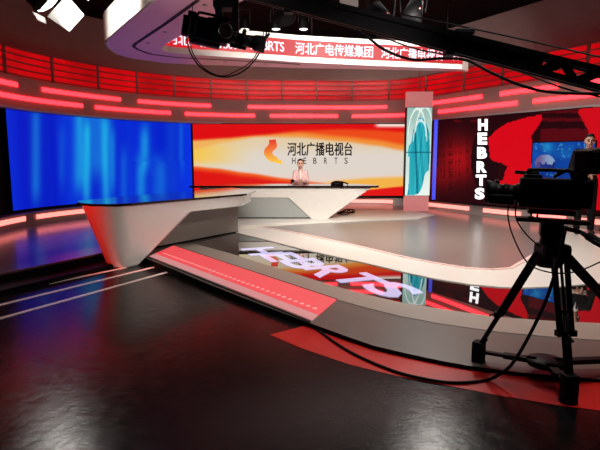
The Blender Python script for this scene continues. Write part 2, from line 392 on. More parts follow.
# ================================================================== LED SCREENS
def pip(x, y, poly):
    r = False; j = len(poly) - 1
    for i in range(len(poly)):
        xi, yi = poly[i]; xj, yj = poly[j]
        if (yi > y) != (yj > y) and x < (xj - xi) * (y - yi) / (yj - yi) + xi: r = not r
        j = i
    return r
def sst(a, b, x):
    t = max(0.0, min(1.0, (x - a) / (b - a))); return t * t * (3 - 2 * t)
def mixc(a, b, t): return tuple(p + (q - p) * t for p, q in zip(a, b))
def interp(pts, x):
    if x <= pts[0][0]: return pts[0][1]
    for (a, b), (c, d) in zip(pts[:-1], pts[1:]):
        if x <= c: t = (x - a) / (c - a); t = t * t * (3 - 2 * t) * 0.5 + t * 0.5; return b + (d - b) * t
    return pts[-1][1]
def led(root, plan, z0, z1, pic, nu, nv, m, casing=True, name='screen_panel'):
    """plan: list of plan points of the front face left to right; pic(px,py,u,v)->sRGB"""
    P = [Vector(p) for p in plan]; L = [0]
    for a, b in zip(P[:-1], P[1:]): L.append(L[-1] + (b - a).length)
    def at(u):
        s_ = u * L[-1]
        for i in range(len(P) - 1):
            if s_ <= L[i + 1] + 1e-9: return P[i].lerp(P[i + 1], (s_ - L[i]) / (L[i + 1] - L[i]))
        return P[-1]
    V = []; C = []
    for j in range(nv + 1):
        for i in range(nu + 1):
            u, v = i / nu, j / nv; q = at(u); p = Vector((q.x, q.y, z0 + (z1 - z0) * v)); V.append(p)
            x, y = proj(p); C.append((*lin([max(0, min(255, c)) for c in pic(x, y, u, v)]), 1.0))
    me = bpy.data.meshes.new(name); I = inv_of(root)
    me.from_pydata([tuple(I @ p) for p in V], [], [(j * (nu + 1) + i, j * (nu + 1) + i + 1, (j + 1) * (nu + 1) + i + 1, (j + 1) * (nu + 1) + i) for j in range(nv) for i in range(nu)])
    at_ = me.color_attributes.new('picture', 'FLOAT_COLOR', 'POINT')
    at_.data.foreach_set('color', [c for q in C for c in q]); me.materials.append(m)
    o = bpy.data.objects.new(name, me); COL.objects.link(o); o.parent = root
    if casing:
        fr, bk = [], []
        for i, p in enumerate(P):
            d = (P[min(i + 1, len(P) - 1)] - P[max(i - 1, 0)]).normalized(); nrm = Vector((-d.y, d.x))
            fr.append(p + nrm * 0.004); bk.append(p + nrm * 0.07)
        MB().sweep(fr, bk, z0 - 0.025, z1 + 0.02).build('casing', M_black, root)
    return at
# --- blue curved screen
def vnoise(x, seed):
    def h(i): return (sin(i * 127.1 + seed * 311.7) * 43758.5453) % 1.0
    i = math.floor(x); t = x - i; t = t * t * (3 - 2 * t); return h(i) * (1 - t) + h(i + 1) * t
def pic_blue(x, y, u, v):
    if x > 132 and y > 161.5: u = u + 0.02; k = 0.1
    else: k = 0
    a = vnoise(u * 17, 1) * 0.6 + vnoise(u * 41, 2) * 0.4
    s_ = vnoise(u * 9 + 3, 3); xx = x - (1.5 if k else 0); t = 0.10 * a
    for cx, w_, y0_, y1_, g in ((36, 5, 108, 200, 0.42), (62, 4, 125, 185, 0.22), (79, 6, 108, 190, 0.62), (87, 4, 120, 205, 0.66), (97, 9, 108, 175, 0.40), (106, 5, 115, 205, 0.60), (113, 3, 130, 190, 0.35), (124, 4, 150, 205, 0.3), (139, 5, 160, 205, 0.62), (144, 5, 128, 165, 0.66), (158, 7, 158, 205, 0.45), (181, 2.5, 120, 170, 0.34), (172, 6, 112, 200, 0.14)):
        t += g * math.exp(-((xx - cx) / w_) ** 2) * sst(y0_ - 14, y0_ + 14, y) * (1 - sst(y1_ - 16, y1_ + 16, y)) * (0.8 + 0.4 * a)
    t = max(0.0, min(1.0, t))
    return mixc(mixc((2, 16, 190), (6, 48, 222), min(1, s_)), (30, 172, 228), t)
blue = thing('video_wall', 'curved blue screen with pale blue vertical streaks on the left wall', 'screen', (-4.6, 11.5, 0.46))
bp_ = wseg(0.02, 9.5, 191.5, 1.4, 16)
led(blue, bp_, 0.46, 2.36, pic_blue, 190, 40, screen_mat('blue_video', 1.0))
# --- red, orange and cream screen behind the far desk
def pic_or(x, y, u, v):
    c = mixc((226, 204, 170), (222, 212, 202), sst(140, 158, y))
    c = mixc(c, (240, 206, 190), 0.5 * sst(170, 182, y))
    # far left yellow
    c = mixc(c, (250, 196, 60), (1 - sst(190, 262, x)) * sst(136, 150, y) * (1 - sst(158, 170, y)) * 0.8)
    e1 = interp([(193, 151), (225, 144), (258, 138.5), (300, 139), (345, 143), (375, 147), (404, 152)], x)
    t = 1 - sst(e1 - 3.5, e1 + 0.5, y); c = mixc(c, mixc((240, 176, 90), (242, 138, 44), sst(230, 330, x)), t * 0.92)
    e2 = interp([(193, 141), (225, 139), (258, 136.5), (300, 134), (345, 138), (375, 141), (404, 146)], x)
    c = mixc(c, (236, 74, 24), 1 - sst(e2 - 4, e2 + 1.5, y))
    e3 = interp([(193, 141), (225, 139), (258, 136), (300, 131.5), (345, 130), (375, 131), (404, 133)], x)
    c = mixc(c, (222, 14, 18), 1 - sst(e3 - 3, e3 + 1, y))
    if x > 372: c = mixc(c, (246, 226, 214), (1 - sst(125, 129, y)) * sst(372, 380, x))
    # lower waves
    e4 = interp([(193, 205), (290, 190), (320, 183), (345, 179), (375, 177), (404, 176)], x)
    c = mixc(c, (244, 176, 66), sst(e4 - 1.5, e4 + 3, y) * 0.95)
    e5 = interp([(193, 166), (215, 168), (246, 172.5), (288, 178.5), (320, 182.5), (345, 188), (360, 200), (404, 240)], x)
    t = sst(e5 - 1, e5 + 1.5, y); c = mixc(c, (240, 96, 30), t); c = mixc(c, (222, 22, 18), sst(e5 + 0.5, e5 + 7, y))
    e6 = interp([(193, 230), (350, 195), (366, 189.5), (404, 186)], x)
    c = mixc(c, (226, 18, 18), sst(e6 - 0.5, e6 + 1.2, y))
    return c
YB = 13.42
back = thing('video_wall', 'red, orange and cream wave screen with station name behind the far desk', 'screen', (0, YB, 0.47))
xl, xr = PY(193.3, 150, YB).x, PY(408, 150, YB).x
led(back, [(xl, YB), (xr, YB)], 0.47, 2.36, pic_or, 190, 60, screen_mat('wave_video', 1.0))
def on_back(px, py): return PY(px, py, YB - 0.006)
M_ink = mat('dark_ink', (44, 22, 18), 0.6)
def px_text(body, x0, x1, y0, y1, offset, name, m, root, place, spacing=1.0):
    V, Fc = text2d(body, 1.0, 0.0, spacing); V, Fc = bold(V, Fc, offset, offset * 0.5); V = fit(V, x0, x1, y1, y0)
    return MB().add([place(x, y) for x, y in V], Fc).build(name, m, root)
px_text('河北广播电视台', 287.2, 352.6, 142.2, 156.0, 0.030, 'station_name', M_ink, back, on_back)
sm_ = MB()
for ch, x0, x1 in (('H', 292.0, 295.6), ('E', 303.4, 306.2), ('B', 313.2, 316.6), ('R', 324.0, 327.2), ('T', 334.4, 337.6), ('S', 344.4, 347.8)):
    V, Fc = text2d(ch, 1.0, 0.012); V = fit(V, x0, x1, 163.8, 157.6); sm_.add([on_back(x, y) for x, y in V], Fc)
sm_.build('station_initials', M_ink, back)
M_logo = bpy.data.materials.new('logo_gradient'); M_logo.use_nodes = True
nt = M_logo.node_tree; b = nt.nodes['Principled BSDF']; tc = nt.nodes.new('ShaderNodeTexCoord'); sx = nt.nodes.new('ShaderNodeSeparateXYZ')
rp = nt.nodes.new('ShaderNodeValToRGB'); nt.links.new(tc.outputs['Generated'], sx.inputs[0]); nt.links.new(sx.outputs['Z'], rp.inputs['Fac'])
rp.color_ramp.elements[0].color = (*lin((250, 200, 30)), 1); rp.color_ramp.elements[1].color = (*lin((226, 20, 16)), 1)
el = rp.color_ramp.elements.new(0.5); el.color = (*lin((240, 122, 28)), 1)
nt.links.new(rp.outputs['Color'], b.inputs['Emission Color']); b.inputs['Emission Strength'].default_value = 1.0; b.inputs['Base Color'].default_value = (0.01, 0.01, 0.01, 1)
lg = [(269, 139.3), (270.5, 140), (273, 139.6), (275.6, 139.2), (276.8, 144), (277, 147), (275, 149.5), (273.2, 150.6), (272.2, 153.2), (273.8, 155.6), (277.5, 157.4), (277.8, 159), (281.5, 160.4), (282.2, 162.6), (283.3, 163.8), (281, 164.2), (279, 163.2), (276.5, 163.4), (274.6, 161.8), (273, 162.4), (270.4, 161.4), (266.6, 158.5), (264.3, 155), (263.8, 151.5), (265.3, 148), (268.2, 145.2), (269.2, 143)]
MB().add([on_back(x, y) for x, y in lg], [list(range(len(lg)))[::-1]]).build('logo', M_logo, back)
# --- dark red screen on the right with the upright letters
A_, B_ = Vector((3.17, 12.42)), Vector((5.92, 8.35))
def on_right(px, py, off=0.01):
    d = ray(px, py); t_ = (B_ - A_).normalized(); n_ = Vector((-t_.y, t_.x)) * -1
    a = A_ + Vector((t_.y, -t_.x)) * off
    # intersect ray with the vertical plane through a along t_
    k = (a.x * t_.y - a.y * t_.x) / (d.x * t_.y - d.y * t_.x)
    return Vector((d.x * k, d.y * k, CAMZ + d.z * k))
def q(c, s_=4.504): return [(430 + x / s_, 105 + y / s_) for x, y in c]
RED1 = q([(262, 150), (300, 112), (345, 82), (440, 55), (500, 44), (506, 62), (484, 100), (458, 135), (455, 300), (440, 395), (330, 380), (303, 364), (300, 350), (332, 335), (335, 305), (350, 278), (325, 262), (285, 252), (270, 235)])
RED2 = [(585, 100), (600, 95), (640, 90), (640, 210), (592, 210), (594, 170), (588, 130), (578, 112)]
def pic_red(x, y, u, v):
    c = (36, 3, 7)
    g = math.exp(-((x - 458) / 19) ** 2 - ((y - 160) / 22) ** 2); c = mixc(c, (190, 12, 20), g * 0.85)
    g2 = math.exp(-((x - 440) / 14) ** 2 - ((y - 176) / 14) ** 2); c = mixc(c, (165, 12, 18), g2 * 0.5)
    sil = ((x - 485) / 14) ** 2 + ((y - 160) / 32) ** 2
    if sil < 1: c = (26, 2, 7)
    if pip(x, y, RED1): c = (214, 4, 22)
    if pip(x, y, RED2): c = (205, 8, 24)
    if y < 122 and x < 500 and vnoise(x * 0.22, 4) > 0.55 and vnoise(y * 0.9, 9) > 0.5: c = mixc(c, (110, 8, 16), 0.6)
    if x > 520 and y < 146 and not pip(x, y, RED1) and not pip(x, y, RED2):
        c = mixc(c, (105, 6, 18), 0.7 * (vnoise(x * 0.13, 12) > 0.55) * (vnoise(y * 0.3, 15) > 0.35))
    if 436 < x < 476 and 140 < y < 190 and vnoise(x * 0.9, 21) > 0.6 and vnoise(y * 1.1 + x * 0.2, 22) > 0.62: c = mixc(c, (40, 0, 4), 0.55)
    return c
right = thing('video_wall', 'dark red screen with black silhouettes and upright white letters on the right wall', 'screen', (4.6, 10.3, 0.46))
led(right, [A_, B_], 0.44, 2.36, pic_red, 230, 90, screen_mat('dark_red_video', 1.0))
M_letter = glow('white_letter_light', (255, 252, 255), 1.6)
LT = [('H', 478.0, 487.6, 119.0, 130.6), ('E', 477.6, 487.2, 132.6, 144.6), ('B', 477.2, 487.0, 147.0, 158.6), ('R', 476.6, 486.8, 161.2, 172.6), ('T', 475.8, 486.4, 174.6, 185.8), ('S', 474.8, 484.6, 187.8, 199.4)]
for ch, x0, x1, y0, y1 in LT:
    V, Fc = text2d(ch, 1.0, 0.055); V = fit(V, x0, x1, y1, y0)
    front = [on_right(x, y, 0.012) for x, y in V]
    MB().add(front, Fc).build('letter', M_letter, right)
# --- narrow blue light edge left of it
blu = tag(MB().box(on_right(435, 160, 0.02), (0.09, 0.03, 1.92), Matrix.Rotation(0.0, 3, 'Z')).build('light_strip', glow('blue_edge_light', (10, 50, 235), 1.0)), 'narrow blue vertical light strip behind the teal pillar', 'light strip')
# --- globe picture screen
G = thing('wall_monitor', 'blue globe picture screen mounted in front of the dark red screen', 'screen', on_right(563, 182, 0.06))
STARS = [(random.uniform(533, 592), 143 + 38 * random.random() ** 1.3, random.uniform(0.4, 1.0)) for _ in range(90)]
def pic_globe(x, y, u, v):
    c = mixc((6, 34, 120), (14, 90, 200), vnoise(x * 0.14, 31) * 0.6 + vnoise(y * 0.2, 32) * 0.4)
    c = mixc(c, (40, 170, 230), math.exp(-((x - 547) / 6) ** 2 - ((y - 147) / 6) ** 2) * 0.8 + math.exp(-((x - 566) / 12) ** 2 - ((y - 152) / 8) ** 2) * 0.3)
    for sx_, sy_, r_ in STARS:
        if abs(x - sx_) < r_ and abs(y - sy_) < r_: c = mixc(c, (90, 190, 245), 0.55)
    d = sqrt(((x - 545) / 10.2) ** 2 + ((y - 163.5) / 9.0) ** 2)
    if d < 1:
        c = mixc((40, 60, 150), (20, 40, 130), d)
        if y < 164 - 5 * (vnoise(x * 0.5, 51) - 0.4): c = mixc((150, 175, 215), (110, 90, 150), sst(550, 536, x))
        if x < 540: c = mixc(c, (130, 100, 160), 0.6)
    return c
ga, gb = on_right(532, 160, 0.09), on_right(594, 160, 0.09)
zt, zb = on_right(532, 143, 0.09).z, on_right(532, 181.5, 0.09).z
led(G, [ga.xy, gb.xy], zb, zt, pic_globe, 90, 50, screen_mat('globe_video', 0.75))

# ================================================================== RED LIGHT STRIPS
M_rstrip = glow('red_tube_light', (255, 40, 50), 4.4)
M_pstrip = glow('pink_tube_light', (255, 128, 116), 2.2)
M_house = mat('strip_housing', (120, 60, 56), 0.5)
def strip(px0, px1, off, z, hh, m, label, group, n=10):
    pts = wseg(off, px0, px1, z, n); bk = wseg(off - 0.03, px0, px1, z, n)
    c = pts[n // 2]
    r = thing('light_strip', label, 'light strip', (c.x, c.y, z - hh / 2), group=group)
    MB().sweep(pts, bk, z - hh / 2, z + hh / 2).build('diffuser', m, r)
    bk2 = wseg(off - 0.05, px0 - 0.6, px1 + 0.6, z, n); f2 = wseg(off - 0.025, px0 - 0.6, px1 + 0.6, z, n)
    MB().sweep(f2, bk2, z - hh / 2 - 0.012, z + hh / 2 + 0.012).build('housing', M_house, r)
up = [(-45, 18), (42, 121), (138, 211), (248, 387), (431, 482), (500, 558), (578, 640)]
dn = [(-5, 83), (95, 171), (185, 255), (270, 338), (352, 406), (438, 517), (533, 606)]
for k, (a, b_) in enumerate(up):
    strip(a, b_, 0.125, 2.83, 0.085, M_rstrip, '%s red light strip from the left in the upper row on the balcony front' % ORD[k], 'red strips of the upper row', 20 if b_ - a > 100 else 12)
for k, (a, b_) in enumerate(dn):
    strip(a, b_, 0.125, 2.60, 0.085, M_rstrip, '%s red light strip from the left in the lower row on the balcony front' % ORD[k], 'red strips of the lower row', 12)
fl = [(-40, 26), (36.5, 110), (118, 178), (330, 393), (428.5, 469), (483, 521), (531, 566), (573, 612)]
for k, (a, b_) in enumerate(fl):
    strip(a, b_, 0.225, 0.305, 0.09, M_pstrip, '%s pink light strip from the left in the low riser under the screens' % ORD[k], 'pink strips in the riser', 10)
# added red panel behind the railing; the wall's uneven red light is its glow
M_back = glow('red_added_glow', (206, 6, 14), 0.75, base=(70, 12, 12))
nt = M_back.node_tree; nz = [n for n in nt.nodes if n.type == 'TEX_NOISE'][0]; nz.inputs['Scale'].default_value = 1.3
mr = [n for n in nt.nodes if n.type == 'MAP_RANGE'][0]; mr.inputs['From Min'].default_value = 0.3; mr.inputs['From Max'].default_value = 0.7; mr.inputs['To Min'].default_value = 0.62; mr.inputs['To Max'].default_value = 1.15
tag(MB().sweep(woff(-0.16), woff(-0.20), 3.0, 3.56).build('added_glow_panel', M_back), 'long red panel with added glow behind the railing of the round balcony', 'light')

# ================================================================== BALCONY RAILING
rl = thing('balcony_railing', 'brown metal railing with horizontal bars round the red lit balcony', 'railing', (0, 13.8, 3.0))
for z in (3.55, 3.42, 3.29, 3.16, 3.04):
    t_ = 0.03 if z > 3.5 else 0.022
    MB().sweep(woff(0.02), woff(-0.02), z - t_ / 2, z + t_ / 2).build('rail', M_rail, rl)
for px in (-45, 4, 52, 98, 137, 174, 211, 247, 282, 317, 352, 389, 426, 464, 503, 546, 588, 640):
    p = wseg(0, px, px + 1, 3.28, 2)[0]
    MB().box((p.x, p.y, 3.28), (0.05, 0.05, 0.58), Matrix.Rotation(math.atan2(p.x, p.y - 5) * -1, 3, 'Z')).build('post', M_rail, rl)

# ================================================================== TEAL PILLAR
YPIL = 12.0
pc = PY(418.5, 150, YPIL)
pil = thing('display_pillar', 'square pillar with teal picture screen between pink frosted boxes', 'pillar', (pc.x, YPIL + 0.18, Zg))
M_frost = glow('pink_frosted_acrylic', (232, 128, 128), 0.55, base=(236, 190, 186))
pw = PY(432.3, 107, YPIL).x - PY(406.3, 107, YPIL).x
zt, zb = PY(419, 107, YPIL).z, PY(417, 196, YPIL).z
ztop = PY(419, 91.5, YPIL).z
yc = YPIL + 0.1
MB().bbox((pc.x, yc, (Zg + zb) / 2), (pw * 0.93, 0.2, zb - Zg), 0.008).build('lower_box', M_frost, pil)
MB().bbox((pc.x, yc, (ztop + zt) / 2), (pw, 0.2, ztop - zt), 0.008).build('upper_box', M_frost, pil)
MB().bbox((pc.x, yc + 0.01, (zt + zb) / 2), (pw, 0.19, zt - zb), 0.006).build('casing', M_black, pil)
def qq(c): return [(400 + x / 3.333, 85 + y / 3.333) for x, y in c]
TEAL = qq([(66, 108), (78, 112), (88, 128), (98, 160), (100, 215), (96, 285), (88, 290), (82, 300), (76, 330), (72, 345), (62, 362), (50, 366), (24, 366), (28, 340), (32, 240), (26, 238), (28, 205), (38, 190), (44, 150), (56, 125)])
def pic_teal(x, y, u, v):
    c = mixc((214, 236, 226), (150, 186, 176), sst(0.55, 1.0, v) * 0.8 + 0.2 * vnoise(u * 8, 3))
    c = mixc(c, (236, 246, 240), 1 - sst(0.0, 0.35, v))
    if pip(x, y, TEAL):
        a = vnoise(u * 9 + v * 3, 61) * 0.6 + vnoise(u * 21 - v * 5, 62) * 0.4
        c = mixc((6, 128, 150), (70, 205, 214), a)
        if vnoise(u * 14 + 3 * v, 66) > 0.8: c = mixc(c, (6, 70, 90), 0.6)
    for cx, cy, r in ((0.42, 0.66, 0.36), (0.7, 0.70, 0.34), (0.55, 0.60, 0.28)):
        d = sqrt((u - cx) ** 2 + ((v - cy) * 1.1) ** 2)
        if abs(d - r) < 0.018 and v > cy + 0.02: c = mixc(c, (245, 252, 248), 0.8)
    if abs(v - 0.495) < 0.006: c = mixc(c, (10, 60, 80), 0.5)
    return c
led(pil, [(pc.x - pw / 2 + 0.012, YPIL - 0.004), (pc.x + pw / 2 - 0.012, YPIL - 0.004)], zb + 0.012, zt - 0.012, pic_teal, 60, 120, screen_mat('teal_video', 1.0), casing=False)
MB().cyl((pc.x, yc, ztop), (pc.x, yc, 4.8), 0.02).build('hanging_pole', M_rail, pil)

# ================================================================== NEAR DESK
dk = thing('anchor_desk', 'large white news desk with rounded left end and dark glass top', 'desk', (-1.9, 7.9, 0))
ZT = 0.88
fA, fB = Vector((-2.36, 6.03)), Vector((-0.90, 8.11))
L = (fB - fA).length
fd = (fB - fA).normalized(); fn = Vector((fd.y, -fd.x))          # towards the camera side
bk_ = -fn
zf = 0.68                                                        # underside of the flange
def row(z):
    """outline of the white shell at one height: rounded left end, then the straight front"""
    k = 1 - z / (ZT - 0.03); r = 0.36 - 0.20 * k; ins = 0.22 * k
    cen = fA + bk_ * (r + ins) + fd * (r + 0.31 * k); pts = []
    for i in range(11):
        a = (1 - i / 10) * (pi / 2 + 0.6); pts.append(cen + fn * r * cos(a) - fd * r * sin(a))
    st = r + 0.31 * k
    r_ = L if z > zf else 0.585 + (1.42 - 0.585) * (z / zf)
    r_ = max(r_, st + 0.015)
    pts += [fA + bk_ * ins + fd * (st + (r_ - st) * j / 14) for j in range(1, 15)]
    return [Vector((p.x, p.y, z)) for p in pts]
front = MB()
zs_ = sorted([(ZT - 0.03) * i / 26 for i in range(27)] + [zf - 1e-4, zf + 1e-4])[::-1]
rows = [row(z) for z in zs_]
inn = [[p + Vector((bk_.x * 0.04, bk_.y * 0.04, 0)) for p in r] for r in rows]
front.loft(rows, 0, closed=False, caps=False, smooth=True)
front.loft(inn, 0, closed=False, caps=False)
for k in range(len(rows) - 1):
    front.add([rows[k][-1], rows[k + 1][-1], inn[k + 1][-1], inn[k][-1]], [(0, 1, 2, 3)])
    front.add([rows[k][0], rows[k + 1][0], inn[k + 1][0], inn[k][0]], [(0, 1, 2, 3)])
front.add(rows[-1] + inn[-1][::-1], [list(range(2 * len(rows[-1])))])
front.build('front_shell', M_white, dk)
R3 = Matrix((Vector((fd.x, fd.y, 0)), Vector((bk_.x, bk_.y, 0)), Vector((0, 0, 1)))).transposed()
def dloc(a, b, z): p = fA + fd * a + bk_ * b; return Vector((p.x, p.y, z))
def dpoly(c): return [dloc(a_, b_, 0).xy for a_, b_ in c]
ep = dpoly([(L - 0.04, 0.03), (L, 0.03), (3.2, 0.44), (3.16, 0.46)])
MB().prism(ep, 0.69, 0.85).build('end_panel', M_white, dk)
bz = MB(); pl_ = dpoly([(0.95, 0.68), (3.10, 0.66), (3.16, 0.9), (3.3, 1.25), (1.1, 1.0)])
bz.add([Vector((p.x, p.y, ZS(p.y, 0.006))) for p in pl_] + [Vector((p.x, p.y, 0.82)) for p in pl_], [(0, 1, 2, 3, 4), (5, 6, 7, 8, 9)] + [(i, (i + 1) % 5, 5 + (i + 1) % 5, 5 + i) for i in range(5)])
bz.build('recessed_base', M_taupe, dk)
MB().slab(dpoly([(0.96, 0.667), (3.108, 0.648), (3.17, 0.9), (3.1, 1.1), (1.1, 0.99)]), 0.005, 0.028).build('plinth', M_black, dk)
MB().prism(dpoly([(0.2, 0.45), (0.42, 0.05), (L - 0.02, 0.05), (3.15, 0.5), (3.3, 1.2), (0.5, 0.9)]), 0.82, 0.85).build('underframe', M_white, dk)
top = dpoly([(0.36, -0.03), (0.20, 0.01), (0.09, 0.12), (0.01, 0.28), (0.0, 0.48), (0.06, 0.70), (0.2, 0.9), (1.2, 1.1), (3.5, 1.4), (3.75, 1.4), (3.34, 0.42), (L + 0.02, -0.03)])
MB().prism(top, 0.85, 0.88).build('glass_top', M_glass, dk)

# ================================================================== FAR DESK
YD = 10.45
fdk = thing('anchor_desk', 'far white news desk with slanted right end where the presenter sits', 'desk', (0, YD + 0.3, Zs))
zt2 = PY(320, 187.6, YD).z
def fd_poly(pts, y, z_shift=0): return [PY(x, y_, y) for x, y_ in pts]
def plate(pts, y0, y1):
    a = [PY(x, y_, y0) for x, y_ in pts]; b = [Vector((p.x, y1, p.z)) for p in a]
    n = len(a); m = MB()
    m.add(a, [list(range(n))]); m.add(b, [list(range(n))[::-1]]); m.add(a + b, [(i, (i + 1) % n, n + (i + 1) % n, n + i) for i in range(n)])
    return m
zfoot = Zs
yf = proj((0, YD, Zs))[1]
plate([(200, 187.7), (371, 187.7), (327.6, yf), (311.4, yf), (288.5, 197.6), (200, 197.6)], YD, YD + 0.06).build('front_panel', M_white, fdk)
plate([(205, 197.8), (288, 197.8), (310.6, yf - 0.3), (205, yf - 0.3)], YD + 0.03, YD + 0.5).build('inset_panel', M_greyp, fdk)
plate([(203, yf - 1.0), (311, yf - 1.0), (311.5, yf + 0.1), (203, yf + 0.1)], YD + 0.012, YD + 0.05).build('plinth', M_black, fdk)
plate([(366, 187.8), (371, 187.8), (328.5, yf), (324, yf)], YD + 0.061, YD + 0.62).build('slanted_end', M_taupe, fdk)
xr_ = PY(379.5, 187, YD).x
MB().prism([(-2.3, YD - 0.06), (xr_ - 0.1, YD - 0.06), (xr_, YD + 0.1), (xr_ - 0.35, YD + 0.85), (-2.3, YD + 0.85)], zt2, zt2 + 0.04).build('glass_top', M_glass, fdk)
ZFD = zt2 + 0.04

# ================================================================== LIGHT PANEL IN THE STAGE EDGE
pn = thing('step_light', 'long pink glowing step light panel set in the stage edge', 'light', PS(240, 283))
pa = spoly([(147.5, 257.6), (174, 246), (337, 300), (310, 322.6)])
def bil(s_, t_):  # s_ along, t_ across (0 outer edge)
    a = pa[0].lerp(pa[3], s_); b_2 = pa[1].lerp(pa[2], s_); p = a.lerp(b_2, t_); return p
M_pan = glow('pink_panel_light', (238, 78, 84), 0.95, base=(90, 50, 50))
M_pan2 = glow('pale_pink_edge', (226, 150, 150), 0.75, base=(110, 90, 90))
def strip_poly(t0, t1, n=12): return [bil(i / n, t0) for i in range(n + 1)] + [bil(1 - i / n, t1) for i in range(n + 1)]
MB().slab(strip_poly(0.27, 0.98), 0, 0.012).build('diffuser', M_pan, pn)
MB().slab(strip_poly(0.04, 0.27), 0, 0.010).build('edge_diffuser', M_pan2, pn)
MB().slab(strip_poly(0.0, 0.04), -0.001, 0.014).build('frame', M_chrome, pn)
MB().slab(strip_poly(0.98, 1.0), -0.001, 0.014).build('frame', M_blackm, pn)
j = bil(0.44, 0.62); jd = (bil(0.44, 0.98) - bil(0.44, 0.04)); jl = jd.length; ja = math.atan2(jd.y, jd.x)
MB().box((bil(0.44, 0.5).x, bil(0.44, 0.5).y, ZS(bil(0.44, 0.5).y, 0.012)), (jl, 0.008, 0.003), Matrix.Rotation(ja, 3, 'Z')).build('joint', M_pan2, pn)
M_dot = glow('led_dot', (255, 132, 126), 1.0)
nd = 36
for i in range(nd):
    p = bil(0.05 + 0.92 * i / (nd - 1), 0.42)
    MB().lathe((p.x, p.y, ZS(p.y, 0.011)), (0, 0, 1), [(0, 0.024), (0.003, 0.022), (0.004, 0.0)], 10).build('led_dot', M_dot, pn)

# ================================================================== LETTERS GLOWING IN THE MIRROR FLOOR
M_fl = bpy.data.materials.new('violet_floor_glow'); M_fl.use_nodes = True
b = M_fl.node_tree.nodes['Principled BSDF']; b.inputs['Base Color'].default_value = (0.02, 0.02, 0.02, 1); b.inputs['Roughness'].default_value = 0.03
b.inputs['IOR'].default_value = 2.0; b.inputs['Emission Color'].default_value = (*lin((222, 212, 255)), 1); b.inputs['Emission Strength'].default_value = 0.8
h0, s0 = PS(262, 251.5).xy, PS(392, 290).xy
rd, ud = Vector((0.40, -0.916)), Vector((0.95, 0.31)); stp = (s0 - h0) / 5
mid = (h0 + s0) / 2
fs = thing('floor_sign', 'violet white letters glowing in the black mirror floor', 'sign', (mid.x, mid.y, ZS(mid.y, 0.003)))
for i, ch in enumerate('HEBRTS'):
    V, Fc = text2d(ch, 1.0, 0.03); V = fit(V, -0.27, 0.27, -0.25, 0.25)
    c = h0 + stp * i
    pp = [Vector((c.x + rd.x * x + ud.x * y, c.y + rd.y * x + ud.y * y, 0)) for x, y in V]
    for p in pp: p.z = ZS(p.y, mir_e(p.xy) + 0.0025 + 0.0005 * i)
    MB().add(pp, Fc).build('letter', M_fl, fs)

# ================================================================== HANGING CEILING RING WITH TICKER
ZR = 3.0
cr = thing('ceiling_ring', 'white hanging ceiling ring with a red scrolling text band inside', 'ceiling ring', (0.4, 7.2, ZR))
ro = [Vector((-0.4, 3.5))] + [PZ(x, y, ZR).xy for x, y in ((155, 0), (130, 20.5), (107.5, 40), (106, 43), (108.5, 48), (117, 54), (130, 58), (165, 63), (200, 64.7), (250, 66.3), (300, 68), (380, 69.5), (450, 71), (468, 71.2))]
ri = [Vector((0.1, 4.3)), PZ(225, 10, ZR).xy] + [PZ(x, y, ZR).xy for x, y in ((205, 22), (180, 36), (166, 44), (161.5, 48.2), (163, 50.6), (168, 52.2), (178, 53.6), (200, 55.3), (250, 58.6), (300, 62.2), (340, 64), (380, 65.8), (420, 67.4), (454, 68.8), (462, 69.1))]
M_ring = mat('white_ring_red_lit', (232, 176, 196), 0.4, var=0.02)  # white underside, the red light on it tinted into the base colour
bm = bmesh.new()
def loop_edges(P, z):
    vs_ = [bm.verts.new((p.x, p.y, z)) for p in P]
    return [bm.edges.new((vs_[i], vs_[(i + 1) % len(vs_)])) for i in range(len(vs_))]
eds = loop_edges(ro + ri[::-1], ZR)
bmesh.ops.triangle_fill(bm, edges=eds, use_beauty=True)
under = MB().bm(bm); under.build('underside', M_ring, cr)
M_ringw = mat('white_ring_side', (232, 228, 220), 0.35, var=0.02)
def wall_loop(P, z0, z1, th, sgn=1):
    n = len(P); m = MB(); c = []
    for i in range(n):
        d = (P[min(i + 1, n - 1)] - P[max(i - 1, 0)]).normalized(); c.append(P[i] + Vector((-d.y, d.x)) * th * sgn)
    for i in range(n - 1):
        k = i + 1
        m.add([(*P[i], z0), (*P[k], z0), (*P[k], z1), (*P[i], z1)], [(0, 1, 2, 3)])
        m.add([(*c[i], z0), (*c[k], z0), (*c[k], z1), (*c[i], z1)], [(0, 1, 2, 3)])
        m.add([(*P[i], z1), (*P[k], z1), (*c[k], z1), (*c[i], z1)], [(0, 1, 2, 3)])
    return m
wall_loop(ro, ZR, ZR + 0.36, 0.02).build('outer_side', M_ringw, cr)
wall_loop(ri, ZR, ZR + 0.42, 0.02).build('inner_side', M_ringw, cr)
for nm_, p_, q_ in (('end_cap', ro[-1], ri[-1]), ('end_cap', ro[0], ri[0])):
    MB().add([(*p_, ZR), (*q_, ZR), (*q_, ZR + 0.36), (*p_, ZR + 0.36)], [(0, 1, 2, 3)]).build(nm_, M_ringw, cr)
